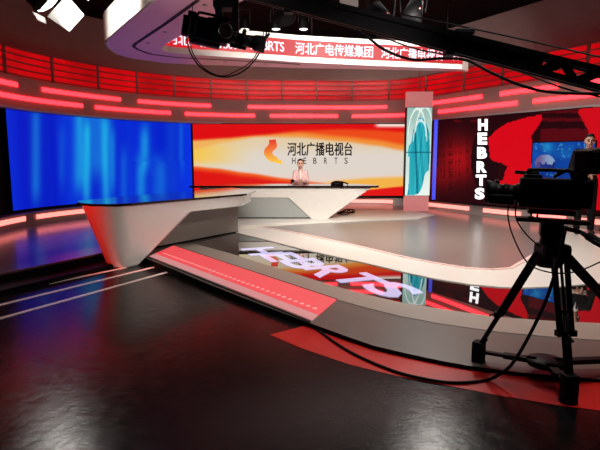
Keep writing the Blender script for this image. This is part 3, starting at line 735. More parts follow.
# groove drawn round the underside
gr = [PZ(x, y, ZR).xy for x, y in ((198, 0), (165, 24), (135, 44), (133.5, 46.5), (138, 49.5), (150, 54), (175, 57.2), (210, 59.2), (260, 61.8), (300, 64.3))]
gm = MB()
for a, b_ in zip(gr[:-1], gr[1:]): gm.bar((a.x, a.y, ZR - 0.001), (b_.x, b_.y, ZR - 0.001), 0.045, 0.006)
gm.build('groove', M_black, cr)
for px, py in ((112 + 36, 43), (165, 32), (150, 53), (205, 5), (184, 20), (225, 62), (265, 64)):
    p = PZ(px, py, ZR)
    MB().lathe((p.x, p.y, ZR), (0, 0, -1), [(0, 0.03), (0.004, 0.028), (0.005, 0)], 10).build('downlight', M_chrome, cr)
for x, y in ((-2.3, 7.4), (-0.4, 4.0), (2.6, 9.2), (0.2, 8.8)):
    MB().cyl((x, y, ZR + 0.02), (x, y, 4.82), 0.012, n=8).build('hanging_rod', M_blackm, cr)
# ticker follows the far inner side
tk = smooth_path([(*p, 0) for p in ri[5:]], 6)
M_tick = glow('red_ticker', (214, 22, 38), 1.0, base=(14, 2, 3))
M_tt = glow('ticker_letter', (255, 225, 240), 1.25)
tin = []
for i, p in enumerate(tk):
    d = (tk[min(i + 1, len(tk) - 1)] - tk[max(i - 1, 0)]).normalized(); tin.append(Vector((p.x + d.y * 0.012, p.y - d.x * 0.012)))
T0, T1 = ZR + 0.09, ZR + 0.345
tick = MB().sweep(tin, [(p.x, p.y) for p in tk], T0, T1).build('ticker_screen', M_tick, cr)
cols = [proj((p.x, p.y, ZR + 0.2))[0] for p in tin]
def on_tick(px, z):
    for i in range(len(tin) - 1):
        if cols[i] <= px <= cols[i + 1]:
            t = (px - cols[i]) / (cols[i + 1] - cols[i]); p = tin[i].lerp(tin[i + 1], t)
            d = (tin[i + 1] - tin[i]).normalized(); p = p + Vector((d.y, -d.x)) * 0.004
            return Vector((p.x, p.y, z))
    p = tin[-1] if px > 300 else tin[0]; return Vector((p.x, p.y - 0.005, z))
for body, x0, x1 in (('河北广播电视台', 167, 243), ('HEBRTS', 250.5, 284.2), ('河北广电传媒集团', 295, 373), ('河北广播电视台', 381, 443.5), ('H', 453, 459)):
    V, Fc = text2d(body, 1.0, 0.0, 0.95 if body[0] == 'H' else 1.0); V, Fc = bold(V, Fc, 0.022, 0.012)
    dz = 0.02 if body[0] == 'H' else 0.0
    V = fit(V, x0, x1, T0 + 0.03 + dz, T1 - 0.035 - dz)
    MB().add([on_tick(x, z) for x, z in V], Fc).build('lettering', M_tt, tick)

# ================================================================== STAGE LAMPS
M_lens = glow('lamp_lens', (255, 250, 240), 2.0)
def downlight(px, py, Y, label):
    p = PY(px, py, Y); r = thing('stage_light', label, 'lamp', tuple(p), group=None)
    MB().lathe(p, (0, 0, 1), [(0.0, 0.085), (0.02, 0.092), (0.16, 0.085), (0.24, 0.05), (0.26, 0.0)], 18).build('housing', M_black, r)
    MB().lathe(p - Vector((0, 0, 0.012)), (0, 0, 1), [(0, 0), (0.0, 0.05), (0.014, 0.08)], 18).build('lens', M_lens, r)
    MB().bar(p + Vector((-0.1, 0, 0.12)), p + Vector((-0.1, 0, 0.36)), 0.02, 0.01, up=(0, 1, 0)).bar(p + Vector((0.1, 0, 0.12)), p + Vector((0.1, 0, 0.36)), 0.02, 0.01, up=(0, 1, 0)).bar(p + Vector((-0.11, 0, 0.36)), p + Vector((0.11, 0, 0.36)), 0.02, 0.012).build('yoke', M_blackm, r)
    MB().cyl(p + Vector((0, 0, 0.36)), (p.x, p.y, 4.81), 0.012, n=8).build('hanging_pole', M_blackm, r)
    return r
downlight(245, 29.5, 9.9, 'left of three small lit lamps hanging in the dark above the ticker')
downlight(276, 29.3, 9.9, 'middle of three small lit lamps hanging in the dark above the ticker')
downlight(303.5, 29.3, 9.9, 'right of three small lit lamps hanging in the dark above the ticker')
# dark unlit lanterns in the grid
def lantern(px, py, Y, tilt, label):
    p = PY(px, py, Y); r = thing('stage_light', label, 'lamp', tuple(p))
    d = Vector((sin(tilt) * 0.7, -0.45, -0.75)).normalized()
    MB().lathe(p, d, [(-0.18, 0.0), (-0.17, 0.07), (0.0, 0.1), (0.17, 0.12), (0.18, 0.11), (0.175, 0.0)], 18).build('housing', M_black, r)
    MB().tube([p + Vector((-0.13, 0, 0)), p + Vector((-0.13, 0, 0.22)), p + Vector((0, 0, 0.3)), p + Vector((0.13, 0, 0.22)), p + Vector((0.13, 0, 0))], 0.012, 6).build('yoke', M_blackm, r)
    MB().cyl(p + Vector((0, 0, 0.29)), (p.x, p.y, 4.81), 0.014, n=8).build('hanging_pole', M_blackm, r)
    s_ = MB().lathe(p + Vector((0.05, -0.1, 0.02)), (0, -1, 0), [(0, 0.008), (0.004, 0)], 8); s_.build('indicator_light', MATS.get('red_dot') or glow('red_dot', (255, 60, 40), 2.0), r)
lantern(381, 18, 5.5, 0.4, 'unlit black lamp with a red indicator above the crane arm, left of the pair')
lantern(413, 13, 5.5, -0.4, 'unlit black lamp with a red indicator above the crane arm, right of the pair')
lantern(282, 6, 5.5, 0.2, 'unlit black lamp right of the crane head at the top edge')
sb = PY(349, 1, 5.7)
so = thing('softbox', 'small grey softbox panel hanging at the top edge', 'lamp', tuple(sb))
MB().bbox(sb, (0.2, 0.05, 0.15), 0.01).build('panel', mat('grey_diffuser', (150, 142, 138), 0.6), so)
MB().cyl(sb + Vector((0, 0, 0.1)), (sb.x, sb.y, 4.81), 0.012, n=8).build('hanging_pole', M_blackm, so)
# big barn door lamp upper left
lpz = PY(47, -1, 4.2)
bl = thing('studio_spotlight', 'large black barn door spotlight with bright white flap at upper left', 'lamp', tuple(lpz))
ax = Vector((0.62, 0.10, -0.62)).normalized()
MB().lathe(lpz - ax * 0.28, ax, [(0, 0), (0.0, 0.10), (0.03, 0.12), (0.26, 0.13), (0.28, 0.14), (0.30, 0.12)], 22).build('housing', M_black, bl)
MB().lathe(lpz + ax * 0.012, ax, [(0, 0.12), (0.02, 0.08), (0.03, 0)], 22).build('lens', glow('spot_lens', (255, 250, 242), 8.0), bl)
M_flap = mat('white_flap', (245, 243, 238), 0.5)
hx = ax.cross(Vector((0, 1, 0))).normalized(); hy = ax.cross(hx).normalized()
for sgn, dir_, side, ln_, wdd in ((1, hy, hx, 0.05, 0.11), (-1, hy, hx, 0.17, 0.12), (1, hx, hy, 0.17, 0.11), (-1, hx, hy, 0.05, 0.11)):
    b0 = lpz + ax * 0.03 + dir_ * 0.14 * sgn
    tip = b0 + ax * ln_ + dir_ * ln_ * 0.5 * sgn
    q_ = [b0 - side * wdd, b0 + side * wdd, tip + side * wdd * 0.8, tip - side * wdd * 0.8]
    nn = (q_[1] - q_[0]).cross(q_[3] - q_[0]).normalized() * 0.004
    MB().add([p + nn for p in q_] + [p - nn for p in q_], [(0, 1, 2, 3), (7, 6, 5, 4), (0, 4, 5, 1), (1, 5, 6, 2), (2, 6, 7, 3), (3, 7, 4, 0)]).build('barn_door', M_flap, bl)
MB().tube([lpz + hy * 0.17, lpz + hy * 0.17 + Vector((-0.02, 0, 0.25)), lpz + Vector((-0.03, 0, 0.36)), lpz - hy * 0.17 + Vector((-0.02, 0, 0.25)), lpz - hy * 0.17], 0.012, 6).build('yoke', M_blackm, bl)
MB().cyl(lpz + Vector((-0.03, 0, 0.34)), (lpz.x - 0.03, lpz.y, 4.81), 0.02, n=10).build('hanging_pole', M_blackm, bl)
spot('barn_door_lamp_light', tuple(lpz + ax * 0.06), tuple(lpz + ax * 0.06 + Vector((0.6, 0.55, -0.1))), 60, 100, 0.4, 0.08)

# ================================================================== BROADCAST CAMERAS
M_lensg = mat('lens_glass', (10, 10, 16), 0.05, spec=1.0, coat=1.0)
M_vf = mat('viewfinder_shell', (38, 20, 20), 0.45)
def camera_parts(r, o, fwd, s_=1.0, ls=1.0):
    """o: centre of camera body, fwd: the way the lens looks"""
    fwd = Vector(fwd).normalized(); side = fwd.cross(Vector((0, 0, 1))).normalized(); up = side.cross(fwd)
    R = Matrix((fwd, side, up)).transposed()
    def L(x, y, z): return Vector(o) + (fwd * x + side * y + up * z) * s_
    def B(x, y, z, a, b_, c, bev=0.008): return MB().bbox(L(x, y, z), (a * s_, b_ * s_, c * s_), bev * s_, R)
    bd = B(0, 0, 0, 0.34, 0.15, 0.18, 0.015)
    bd.bbox(L(-0.02, 0.085, -0.01), (0.2 * s_, 0.03 * s_, 0.14 * s_), 0.006 * s_, R); bd.bbox(L(0.1, 0, 0.095), (0.1 * s_, 0.12 * s_, 0.03 * s_), 0.006 * s_, R)
    bd.build('body', M_black, r)
    ln = MB().lathe(L(0.17, 0, -0.01), fwd, [(t * s_ * ls, q_ * s_) for t, q_ in ((0, 0.06), (0.03, 0.062), (0.03, 0.05), (0.12, 0.052), (0.12, 0.058), (0.15, 0.058), (0.15, 0.05), (0.22, 0.055), (0.24, 0.065), (0.33, 0.075), (0.33, 0.066), (0.27, 0.05), (0.26, 0.0))], 24)
    lo_ = ln.build('lens', M_black, r)
    MB().lathe(L(0.17, 0, -0.01), fwd, [(0.265 * s_ * ls, 0.0), (0.268 * s_ * ls, 0.045 * s_)], 24).build('front_glass', M_lensg, lo_)
    g = MB().bbox(L(0.27, -0.055, -0.05), (0.15 * s_, 0.05 * s_, 0.06 * s_), 0.012 * s_, R); g.build('zoom_grip', M_black, lo_)
    MB().tube([L(0.12, 0, 0.09), L(0.125, 0, 0.125), L(0.10, 0, 0.138), L(-0.08, 0, 0.138), L(-0.11, 0, 0.125), L(-0.12, 0, 0.09)], 0.012 * s_, 8).build('carry_handle', M_black, r)
    MB().cyl(L(0.06, 0.06, 0.115), L(0.20, 0.06, 0.118), 0.012 * s_, n=10).build('microphone', M_rubber, r)
    MB().bbox(L(-0.20, 0, 0.0), (0.06 * s_, 0.11 * s_, 0.16 * s_), 0.01 * s_, R).build('battery', M_rubber, r)
    MB().bbox(L(-0.02, 0, -0.115), (0.26 * s_, 0.1 * s_, 0.03 * s_), 0.008 * s_, R).build('base_plate', M_blackm, r)
    MB().bbox(L(0.02, 0.09, 0.065), (0.09 * s_, 0.03 * s_, 0.05 * s_), 0.006 * s_, R).build('control_box', M_rubber, r)
    MB().cyl(L(0.30, 0.04, 0.04), L(0.30, 0.085, 0.05), 0.018 * s_, n=10).build('focus_motor', M_rubber, lo_)
    MB().bbox(L(-0.16, 0, 0.105), (0.07 * s_, 0.07 * s_, 0.045 * s_), 0.006 * s_, R).build('receiver', M_rubber, r)
    MB().tube([L(-0.16, 0.02, 0.12), L(-0.17, 0.02, 0.19)], 0.004 * s_, 6, sub=0).build('antenna', M_rubber, r)
    return L, R
# --- camera on the tripod
YC = 3.05
cb = PY(549, 193, YC)
cr2 = thing('broadcast_camera', 'black broadcast camera with viewfinder monitor on the right hand tripod', 'camera', (cb.x, cb.y, cb.z - 0.13))
fw = Vector((-0.93, 0.35, 0.03))
L1, R1 = camera_parts(cr2, cb, fw, 1.0, 0.58)
vf = PY(590, 160.5, 2.95)
Rv = Matrix.Rotation(0.5, 3, 'Z') @ Matrix.Rotation(-0.12, 3, 'Y')
vfo = MB().bbox(vf, (0.16, 0.10, 0.135), 0.012, Rv).build('viewfinder', M_vf, cr2)
MB().bbox(vf + Rv @ Vector((0.0, -0.056, 0)), (0.12, 0.012, 0.105), 0.003, Rv).build('hood', M_black, vfo)
MB().tube([L1(-0.02, 0.0, 0.1), L1(-0.08, -0.03, 0.14), vf + Vector((-0.07, 0.0, -0.075))], 0.012, 6).build('viewfinder_arm', M_blackm, cr2)
MB().bar(vf + Vector((-0.08, 0, -0.075)), vf + Vector((0.08, 0, -0.072)), 0.07, 0.012).build('viewfinder_bracket', M_black, cr2)
MB().tube([L1(0.22, 0, -0.05), PY(508, 216, YC + 0.05), PY(513, 236, YC + 0.02), PY(527, 262, YC - 0.16), PY(548, 272, YC - 0.25), PY(575, 272, YC - 0.25), PY(600, 262, YC)], 0.0045, 6).build('cable', M_rubber, cr2)
MB().tube([L1(0.18, -0.03, -0.06), PY(516, 218, YC), PY(526, 234, YC), PY(540, 247, YC - 0.04)], 0.0045, 6).build('cable', M_rubber, cr2)
# --- tripod
hd = PY(551, 232, YC)
ap = PY(552, 254, YC)
tr = thing('tripod', 'black two stage tripod with floor spreader carrying the broadcast camera', 'tripod', (ap.x, ap.y, 0))
zp_ = cb.z - 0.155
head = MB().bbox((hd.x, hd.y, zp_ - 0.015), (0.40, 0.11, 0.025), 0.006, R1)
head.bbox((hd.x, hd.y, zp_ - 0.07), (0.13, 0.12, 0.09), 0.015, R1)
head.lathe((hd.x, hd.y, zp_ - 0.30), (0, 0, 1), [(0, 0.0), (0, 0.07), (0.03, 0.085), (0.06, 0.085), (0.09, 0.06), (0.14, 0.065), (0.20, 0.055), (0.2, 0)], 20)
head.build('pan_head', M_black, tr)
for px, py in ((531, 219.5), (537, 221)):
    c = PY(px, py, YC - 0.05)
    MB().lathe(c + Vector((0, 0, 0.04)), (0, 0, -1), [(0, 0.006), (0.02, 0.006), (0.02, 0.017), (0.045, 0.017), (0.047, 0)], 12).build('knob', M_black, tr)
MB().tube([(hd.x + 0.05, hd.y, zp_ - 0.06), PY(580, 232, YC - 0.2), PY(596, 243, YC - 0.35), PY(625, 256, YC - 0.5)], 0.014, 8).build('pan_bar', M_blackm, tr)
MB().cyl(PY(588, 236, YC - 0.28), PY(612, 250, YC - 0.42), 0.024, n=12).build('pan_grip', M_rubber, tr)
zc = ap.z
MB().bbox((ap.x, ap.y, zc + 0.02), (0.17, 0.17, 0.1), 0.03).build('bowl', M_black, tr)
feet = {'l': PZ(478, 365, 0.0), 'f': PZ(568, 402, 0.0), 'r': PZ(655, 372, 0.0)}
for k_, ft in feet.items():
    a0 = Vector((ap.x, ap.y, zc)); dirv = Vector((ft.x - ap.x, ft.y - ap.y, 0)).normalized(); sd = Vector((-dirv.y, dirv.x, 0))
    s0_ = a0 + dirv * 0.08; e0 = Vector((ft.x, ft.y, 0.13))
    m1 = s0_.lerp(e0, 0.62); lg_ = MB()
    for sg in (-1, 1): lg_.cyl(s0_ + sd * 0.016 * sg - dirv * 0.02, m1 + sd * 0.016 * sg - dirv * 0.02, 0.009, n=10)
    for sg in (-1, 1): lg_.cyl(s0_ + sd * 0.042 * sg, m1 + sd * 0.038 * sg, 0.017, n=10)
    lo2 = lg_.build('leg', M_black, tr)
    m0 = s0_.lerp(e0, 0.45)
    lw = MB()
    for sg in (-1, 1): lw.cyl(m0 + sd * 0.016 * sg, e0 + sd * 0.014 * sg, 0.013, n=10)
    lw.build('lower_tube', M_blackm, lo2)
    MB().bar(m1 - sd * 0.06, m1 + sd * 0.06, 0.04, 0.035).bar(m1 + dirv * 0.015, m1 + dirv * 0.07 + Vector((0, 0, -0.03)), 0.014, 0.01).build('clamp', M_black, lo2)
    MB().bar(m0 - sd * 0.05, m0 + sd * 0.05, 0.025, 0.025).build('clamp', M_black, lo2)
    fm = MB().bbox((ft.x, ft.y, 0.09), (0.075, 0.085, 0.17), 0.015, Matrix.Rotation(math.atan2(dirv.y, dirv.x), 3, 'Z'))
    fm.lathe((ft.x, ft.y, 0.0), (0, 0, 1), [(0, 0), (0.0, 0.055), (0.02, 0.05), (0.05, 0.025), (0.05, 0)], 14)
    fm.bar(Vector((ft.x, ft.y, 0.13)), Vector((ft.x, ft.y, 0.2)) - dirv * 0.05, 0.03, 0.02)
    fm.build('foot', M_rubber, tr)
hub = (feet['l'] + feet['f'] + feet['r']) / 3; hub = PZ(546, 362, 0.10)
MB().lathe((hub.x, hub.y, 0.085), (0, 0, 1), [(0, 0), (0.0, 0.12), (0.03, 0.12), (0.03, 0.06), (0.034, 0.05), (0.034, 0)], 3 * 6).build('spreader_hub', M_blackm, tr)
for k_, ft in feet.items():
    h3 = Vector((hub.x, hub.y, 0.10)); f3 = Vector((ft.x, ft.y, 0.10)); sp = MB().bar(h3.lerp(f3, 0.08), h3.lerp(f3, 0.62), 0.055, 0.03)
    sp.bar(h3.lerp(f3, 0.5), h3.lerp(f3, 0.97), 0.034, 0.02); sp.build('spreader_arm', M_blackm, tr)
# --- cable from the camera across the floor
cpts = [PY(566, 226, 2.76), PY(558, 262, 2.74), PY(546, 300, 2.78), PY(528, 338, 2.9), PY(512, 364, 2.99), PY(500, 374, 3.04), PZ(487, 380, 0.012), PZ(466, 382.5, 0.012), PZ(440, 381.5, 0.012), PZ(400, 373, 0.012), PZ(360, 357, 0.012), PZ(335, 342.5, 0.012), PZ(318, 330, 0.012), PZ(308, 325.5, 0.012), PZ(270, 312, 0.012), PZ(215, 290, 0.012), PZ(178, 275.5, 0.012)]
tag(MB().tube(cpts, 0.010, 8).build('camera_cable', M_rubber), 'long black cable running from the tripod camera along the stage edge', 'cable')
# --- crane arm
ja_, jb_ = PY(232, -13, 4.6), PY(660, 95, 3.1)
jb = thing('camera_crane', 'long black camera crane arm crossing the top of the studio', 'camera crane', tuple(jb_))
jd_ = (jb_ - ja_); JL = jd_.length; jn = jd_.normalized()
ux = jn.cross(Vector((0, 0, 1))).normalized(); uz = ux.cross(jn)
def J(s_, u=0.0, v=0.0): return ja_ + jn * s_ * JL + uz * u + ux * v
H2 = 0.050
for sv in (-1, 1):
    for su in (-1, 1):
        MB().bar(J(0.0, su * H2, sv * 0.058), J(1.0, su * H2, sv * 0.058), 0.028, 0.038, up=uz).build('chord', M_black, jb)
for sv in (-0.058, 0.058):
    MB().bar(J(0.0, 0, sv), J(0.79, 0, sv), 0.012, 2 * H2, up=uz).build('side_plate', M_black, jb)
nb = 6
for i in range(nb):
    a, b_ = 0.79 + 0.21 * i / nb, 0.79 + 0.21 * (i + 1) / nb
    sgn = 1 if i % 2 == 0 else -1
    for sv in (-1, 1):
        MB().bar(J(a, -H2 * sgn, sv * 0.058), J(b_, H2 * sgn, sv * 0.058), 0.016, 0.045, up=uz).build('brace', M_black, jb)
for s_ in (0.62, 0.2):
    MB().bbox(J(s_, H2 + 0.03, 0), (0.13, 0.11, 0.04), 0.01).build('clamp', M_black, jb)
    MB().bbox(J(s_ - 0.012, -H2 - 0.025, 0), (0.075, 0.1, 0.035), 0.008).build('clamp', M_black, jb)
MB().tube([PY(345, 22, 4.290), PY(366, 36, 4.125), PY(385, 50, 4.084), PY(412, 59.5, 3.960), PY(440, 58.5, 3.877), PY(466, 60, 3.795), PY(490, 72, 3.671), PY(520, 85, 3.547), PY(550, 92, 3.424), PY(600, 93.5, 3.259), PY(650, 90, 3.094)], 0.011, 8).build('drooping_cable', M_rubber, jb)
MB().tube([PY(380, 36, 4.125), PY(420, 50, 3.960), PY(470, 58, 3.795), PY(520, 72, 3.630), PY(570, 90, 3.382), PY(640, 104, 3.135)], 0.006, 6).build('thin_cable', M_rubber, jb)
MB().tube([PY(400, 14, 4.290), PY(455, 25, 4.043), PY(530, 41, 3.712), PY(600, 57, 3.465), PY(660, 71, 3.217)], 0.006, 6, sub=2).build('stay_wire', M_rubber, jb)
# hanging head and its camera
hp = PY(226, 10, 4.537)
hdm = MB().bbox(PY(226, 2, 4.579), (0.21, 0.16, 0.13), 0.016); hdm.bar(PY(218, -5, 4.537), PY(220, 32, 4.537), 0.058, 0.058, up=(0, 1, 0)); hdm.bar(PY(235, -5, 4.537), PY(236, 32, 4.537), 0.05, 0.05, up=(0, 1, 0)); hdm.build('remote_head', M_black, jb)
jc = PY(209, 31, 4.331)
cj = thing('crane_camera', 'black camera hanging from the end of the crane arm at upper left', 'camera', tuple(jc))
L2, R2 = camera_parts(cj, jc, (0.93, 0.2, -0.16), 0.95)
MB().lathe(PY(226, 31, 4.166), (0, -1, 0), [(0, 0.058), (0.025, 0.058), (0.025, 0.038), (0.015, 0.0)], 20).build('pivot_disc', M_vf, cj)
MB().bar(L2(0.42, 0, -0.07), L2(0.52, 0, 0.08), 0.12, 0.02).build('lens_hood', M_black, cj)
for dx, rr in ((0, 0.0062), (2.5, 0.0042)):
    MB().tube([PY(186 + dx, 22, 4.290), PY(187 + dx, 40, 4.249), PY(192 + dx, 56, 4.207), PY(204 + dx, 70, 4.166), PY(222, 77 - dx * 0.4, 4.166), PY(240 - dx, 73 - dx, 4.207), PY(254 - dx, 61, 4.249), PY(263 - dx, 45, 4.290), PY(267 - dx, 28, 4.372), PY(266, 16, 4.455)], rr, 6).build('hanging_cable', M_rubber, cj)

# ================================================================== PEOPLE
M_skin = mat('skin', (222, 176, 152), 0.5, var=0.03)
M_hair = mat('black_hair', (22, 17, 16), 0.5, scale=60, var=0.3)
M_pink = mat('pale_pink_cloth', (240, 196, 190), 0.75, var=0.03)
M_shirt = mat('white_cloth', (240, 236, 232), 0.75, var=0.02)
M_suit = mat('black_suit_cloth', (17, 16, 18), 0.75, spec=0.2)
M_shoe = mat('black_leather', (12, 11, 11), 0.35)
M_eye = mat('dark_eye', (20, 14, 12), 0.2)
M_lips = mat('lips', (170, 70, 66), 0.45)
def unit_sphere(nu=14, nv=9):
    V = [Vector((0, 0, 1))]
    for j in range(1, nv):
        a = pi * j / nv; V += [Vector((sin(a) * cos(2 * pi * i / nu), sin(a) * sin(2 * pi * i / nu), cos(a))) for i in range(nu)]
    V.append(Vector((0, 0, -1))); Fc = []
    for i in range(nu):
        k = (i + 1) % nu
        Fc.append((0, 1 + i, 1 + k))
        for j in range(nv - 2): Fc.append((1 + j * nu + i, 1 + (j + 1) * nu + i, 1 + (j + 1) * nu + k, 1 + j * nu + k))
        e0 = 1 + (nv - 2) * nu; Fc.append((e0 + i, len(V) - 1, e0 + k))
    return V, Fc
SPH = unit_sphere()
class Blob:
    """soft body volumes fused into one continuous skin"""
    def __init__(s): s.v = []; s.f = []
    def ball(s, c, r, R=None):
        r = Vector((r, r, r)) if not isinstance(r, (tuple, Vector)) else Vector(r); c = Vector(c); n = len(s.v)
        s.v += [(c.x + p.x * r.x, c.y + p.y * r.y, c.z + p.z * r.z) for p in SPH[0]]
        s.f += [tuple(i + n for i in f) for f in SPH[1]]; return s
    def limb(s, pts, rad):
        for (a, ra), (b_, rb) in zip(list(zip(pts, rad))[:-1], list(zip(pts, rad))[1:]):
            a, b_ = Vector(a), Vector(b_); n = max(2, int((b_ - a).length / (min(ra, rb) * 0.45)) + 1)
            for i in range(n + 1):
                t = i / n; s.ball(a.lerp(b_, t), ra + (rb - ra) * t)
        return s
    def build(s, name, m, root, M, voxel=0.009, smooth=4, keep=None):
        me = bpy.data.meshes.new(name); me.from_pydata(s.v, [], s.f)
        o = bpy.data.objects.new(name, me); COL.objects.link(o)
        r = o.modifiers.new('fuse', 'REMESH'); r.mode = 'VOXEL'; r.voxel_size = voxel; r.use_smooth_shade = True
        sm = o.modifiers.new('soft', 'SMOOTH'); sm.iterations = smooth; sm.factor = 0.5
        dg = bpy.context.evaluated_depsgraph_get(); m2 = bpy.data.meshes.new_from_object(o.evaluated_get(dg)); m2.name = name
        bpy.data.objects.remove(o); bpy.data.meshes.remove(me)
        if keep:
            bm = bmesh.new(); bm.from_mesh(m2); bmesh.ops.delete(bm, geom=[v for v in bm.verts if not keep(v.co)], context='VERTS'); bm.to_mesh(m2); bm.free()
        for p in m2.polygons: p.use_smooth = True
        m2.materials.clear(); m2.materials.append(m)
        o = bpy.data.objects.new(name, m2); COL.objects.link(o); o.parent = root
        return o
def hand(b, wr, d, palm_n, side):
    """palm and five curled fingers; d: forearm direction, palm_n: palm facing, side: thumb side"""
    wr, d, n, t = Vector(wr), Vector(d).normalized(), Vector(palm_n).normalized(), Vector(side).normalized()
    for k in range(4):
        o = t * (0.026 - 0.0175 * k)
        b.limb([wr + o * 0.6, wr + d * 0.085 + o], [0.013, 0.012])
        ln = (0.072, 0.08, 0.075, 0.058)[k]; r0 = wr + d * 0.085 + o
        b.limb([r0, r0 + d * ln * 0.42 + n * 0.008, r0 + d * ln * 0.72 + n * 0.03, r0 + d * ln * 0.85 + n * 0.05], [0.0095, 0.009, 0.0085, 0.0075])
    b.limb([wr + t * 0.02 + d * 0.02, wr + t * 0.048 + d * 0.05 + n * 0.01, wr + t * 0.05 + d * 0.085 + n * 0.022], [0.014, 0.011, 0.009])
def head_parts(b, c, tilt=0.0):
    c = Vector(c)
    b.ball(c + Vector((0, 0.012, 0.02)), (0.074, 0.092, 0.092)); b.ball(c + Vector((0, -0.022, -0.045)), (0.056, 0.062, 0.066))
    b.ball(c + Vector((0, -0.05, -0.088)), (0.026, 0.026, 0.022))
    b.limb([c + Vector((0, -0.082, 0.02)), c + Vector((0, -0.103, -0.022))], [0.009, 0.014])
    b.ball(c + Vector((0, -0.083, -0.058)), (0.026, 0.012, 0.011))
    for sg in (-1, 1):
        b.ball(c + Vector((sg * 0.076, 0.01, -0.005)), (0.011, 0.022, 0.032)); b.ball(c + Vector((sg * 0.028, -0.078, 0.028)), (0.022, 0.012, 0.01))
        b.ball(c + Vector((sg * 0.042, -0.05, -0.025)), (0.026, 0.03, 0.028))
    b.limb([c + Vector((0, 0.02, -0.06)), c + Vector((0, 0.03, -0.2))], [0.052, 0.056])
def face_parts(root, c):
    c = Vector(c)
    for sg in (-1, 1):
        e_ = MB(); bm_ = bmesh.new(); bmesh.ops.create_uvsphere(bm_, u_segments=10, v_segments=6, radius=1.0, matrix=Matrix.Translation(c + Vector((sg * 0.031, -0.079, 0.005))) @ Matrix.Diagonal((0.016, 0.010, 0.008, 1)))
        e_.bm(bm_, smooth=True); o = e_.build('eye', M_eye, None, base=False); o.parent = root
        o = MB().tube([c + Vector((sg * 0.014, -0.092, 0.028)), c + Vector((sg * 0.03, -0.091, 0.033)), c + Vector((sg * 0.05, -0.078, 0.027))], 0.0045, 6).build('eyebrow', M_hair, None, base=False); o.parent = root
    o = MB().tube([c + Vector((-0.024, -0.087, -0.058)), c + Vector((0, -0.097, -0.057)), c + Vector((0.024, -0.087, -0.058))], 0.007, 6).build('lips', M_lips, None, base=False); o.parent = root
# ---- standing man
mp = Vector((4.99, 8.72, ZS(8.72, 0.026)))
man = thing('person', 'man in black suit standing behind the broadcast camera, hands held before him', 'person', tuple(mp), (0, 0, -0.42))
hc = (0, -0.01, 1.60)
jl = {s_: dict(sh=(s_ * 0.185, 0.02, 1.40), el=(s_ * 0.255, 0.04, 1.12), wr=(s_ * 0.075, -0.235, 1.06)) for s_ in (-1, 1)}
b = Blob(); head_parts(b, hc)
b.ball((0, 0.02, 1.28), (0.15, 0.10, 0.17)); b.ball((0, 0.02, 1.08), (0.13, 0.09, 0.16)); b.ball((0, 0.03, 0.92), (0.145, 0.10, 0.12))
for s_ in (-1, 1):
    J_ = jl[s_]; b.limb([(s_ * 0.06, 0.03, 1.42), J_['sh']], [0.05, 0.055]); b.limb([J_['sh'], J_['el'], J_['wr']], [0.05, 0.038, 0.027])
    hand(b, Vector(J_['wr']) + Vector((-s_ * 0.005, -0.01, 0)), (-s_ * 0.75, -0.5, -0.28), (0, 0.5, -0.8), (0.0, -0.35, 0.9))
    b.limb([(s_ * 0.085, 0.02, 0.88), (s_ * 0.10, 0.0, 0.49), (s_ * 0.11, 0.03, 0.08)], [0.078, 0.052, 0.036]); b.limb([(s_ * 0.11, 0.03, 0.04), (s_ * 0.125, -0.15, 0.03)], [0.035, 0.028])
b.build('body', M_skin, man, None, 0.0075, 3)
b = Blob(); b.ball((0, 0.02, 1.27), (0.175, 0.125, 0.18)); b.ball((0, 0.02, 1.08), (0.16, 0.115, 0.18)); b.ball((0, 0.025, 0.92), (0.175, 0.125, 0.14))
for s_ in (-1, 1):
    J_ = jl[s_]; b.limb([(s_ * 0.06, 0.03, 1.415), J_['sh']], [0.062, 0.072]); e1_ = Vector(J_['el']).lerp(Vector(J_['wr']), 0.82); b.limb([J_['sh'], J_['el'], e1_], [0.07, 0.056, 0.045])
b.build('jacket', M_suit, man, None, 0.012, 3)
b = Blob()
for s_ in (-1, 1):
    J_ = jl[s_]; a_, c_ = Vector(J_['el']).lerp(Vector(J_['wr']), 0.8), Vector(J_['el']).lerp(Vector(J_['wr']), 0.95); b.limb([a_, c_], [0.038, 0.036])
b.limb([(0, -0.045, 1.44), (0, -0.098, 1.30)], [0.045, 0.022]); b.ball((0, 0.012, 1.435), (0.068, 0.068, 0.03))
b.build('shirt', M_shirt, man, None, 0.009, 2)
b = Blob(); b.limb([(0, -0.104, 1.405), (0, -0.118, 1.26)], [0.016, 0.02]); b.build('tie', M_suit, man, None, 0.007, 1)
b = Blob(); b.ball((0, 0.03, 0.90), (0.155, 0.112, 0.11))
for s_ in (-1, 1): b.limb([(s_ * 0.085, 0.02, 0.86), (s_ * 0.10, 0.0, 0.49), (s_ * 0.11, 0.03, 0.09)], [0.095, 0.072, 0.058])
b.build('trousers', M_suit, man, None, 0.012, 3)
for s_ in (-1, 1):
    b = Blob(); b.limb([(s_ * 0.11, 0.05, 0.045), (s_ * 0.125, -0.17, 0.038)], [0.045, 0.038]); b.build('shoe', M_shoe, man, None, 0.009, 2)
b = Blob(); hv = Vector(hc); b.ball(hv + Vector((0, 0.025, 0.035)), (0.083, 0.098, 0.098)); b.ball(hv + Vector((0.0, -0.045, 0.10)), (0.06, 0.035, 0.03))
b.build('hair', M_hair, man, None, 0.009, 2, keep=lambda c: (c.z > 1.66 or (c.y > 0.01 and c.z > 1.54)) and not (c.y < -0.06 and c.z < 1.67))
face_parts(man, hc)
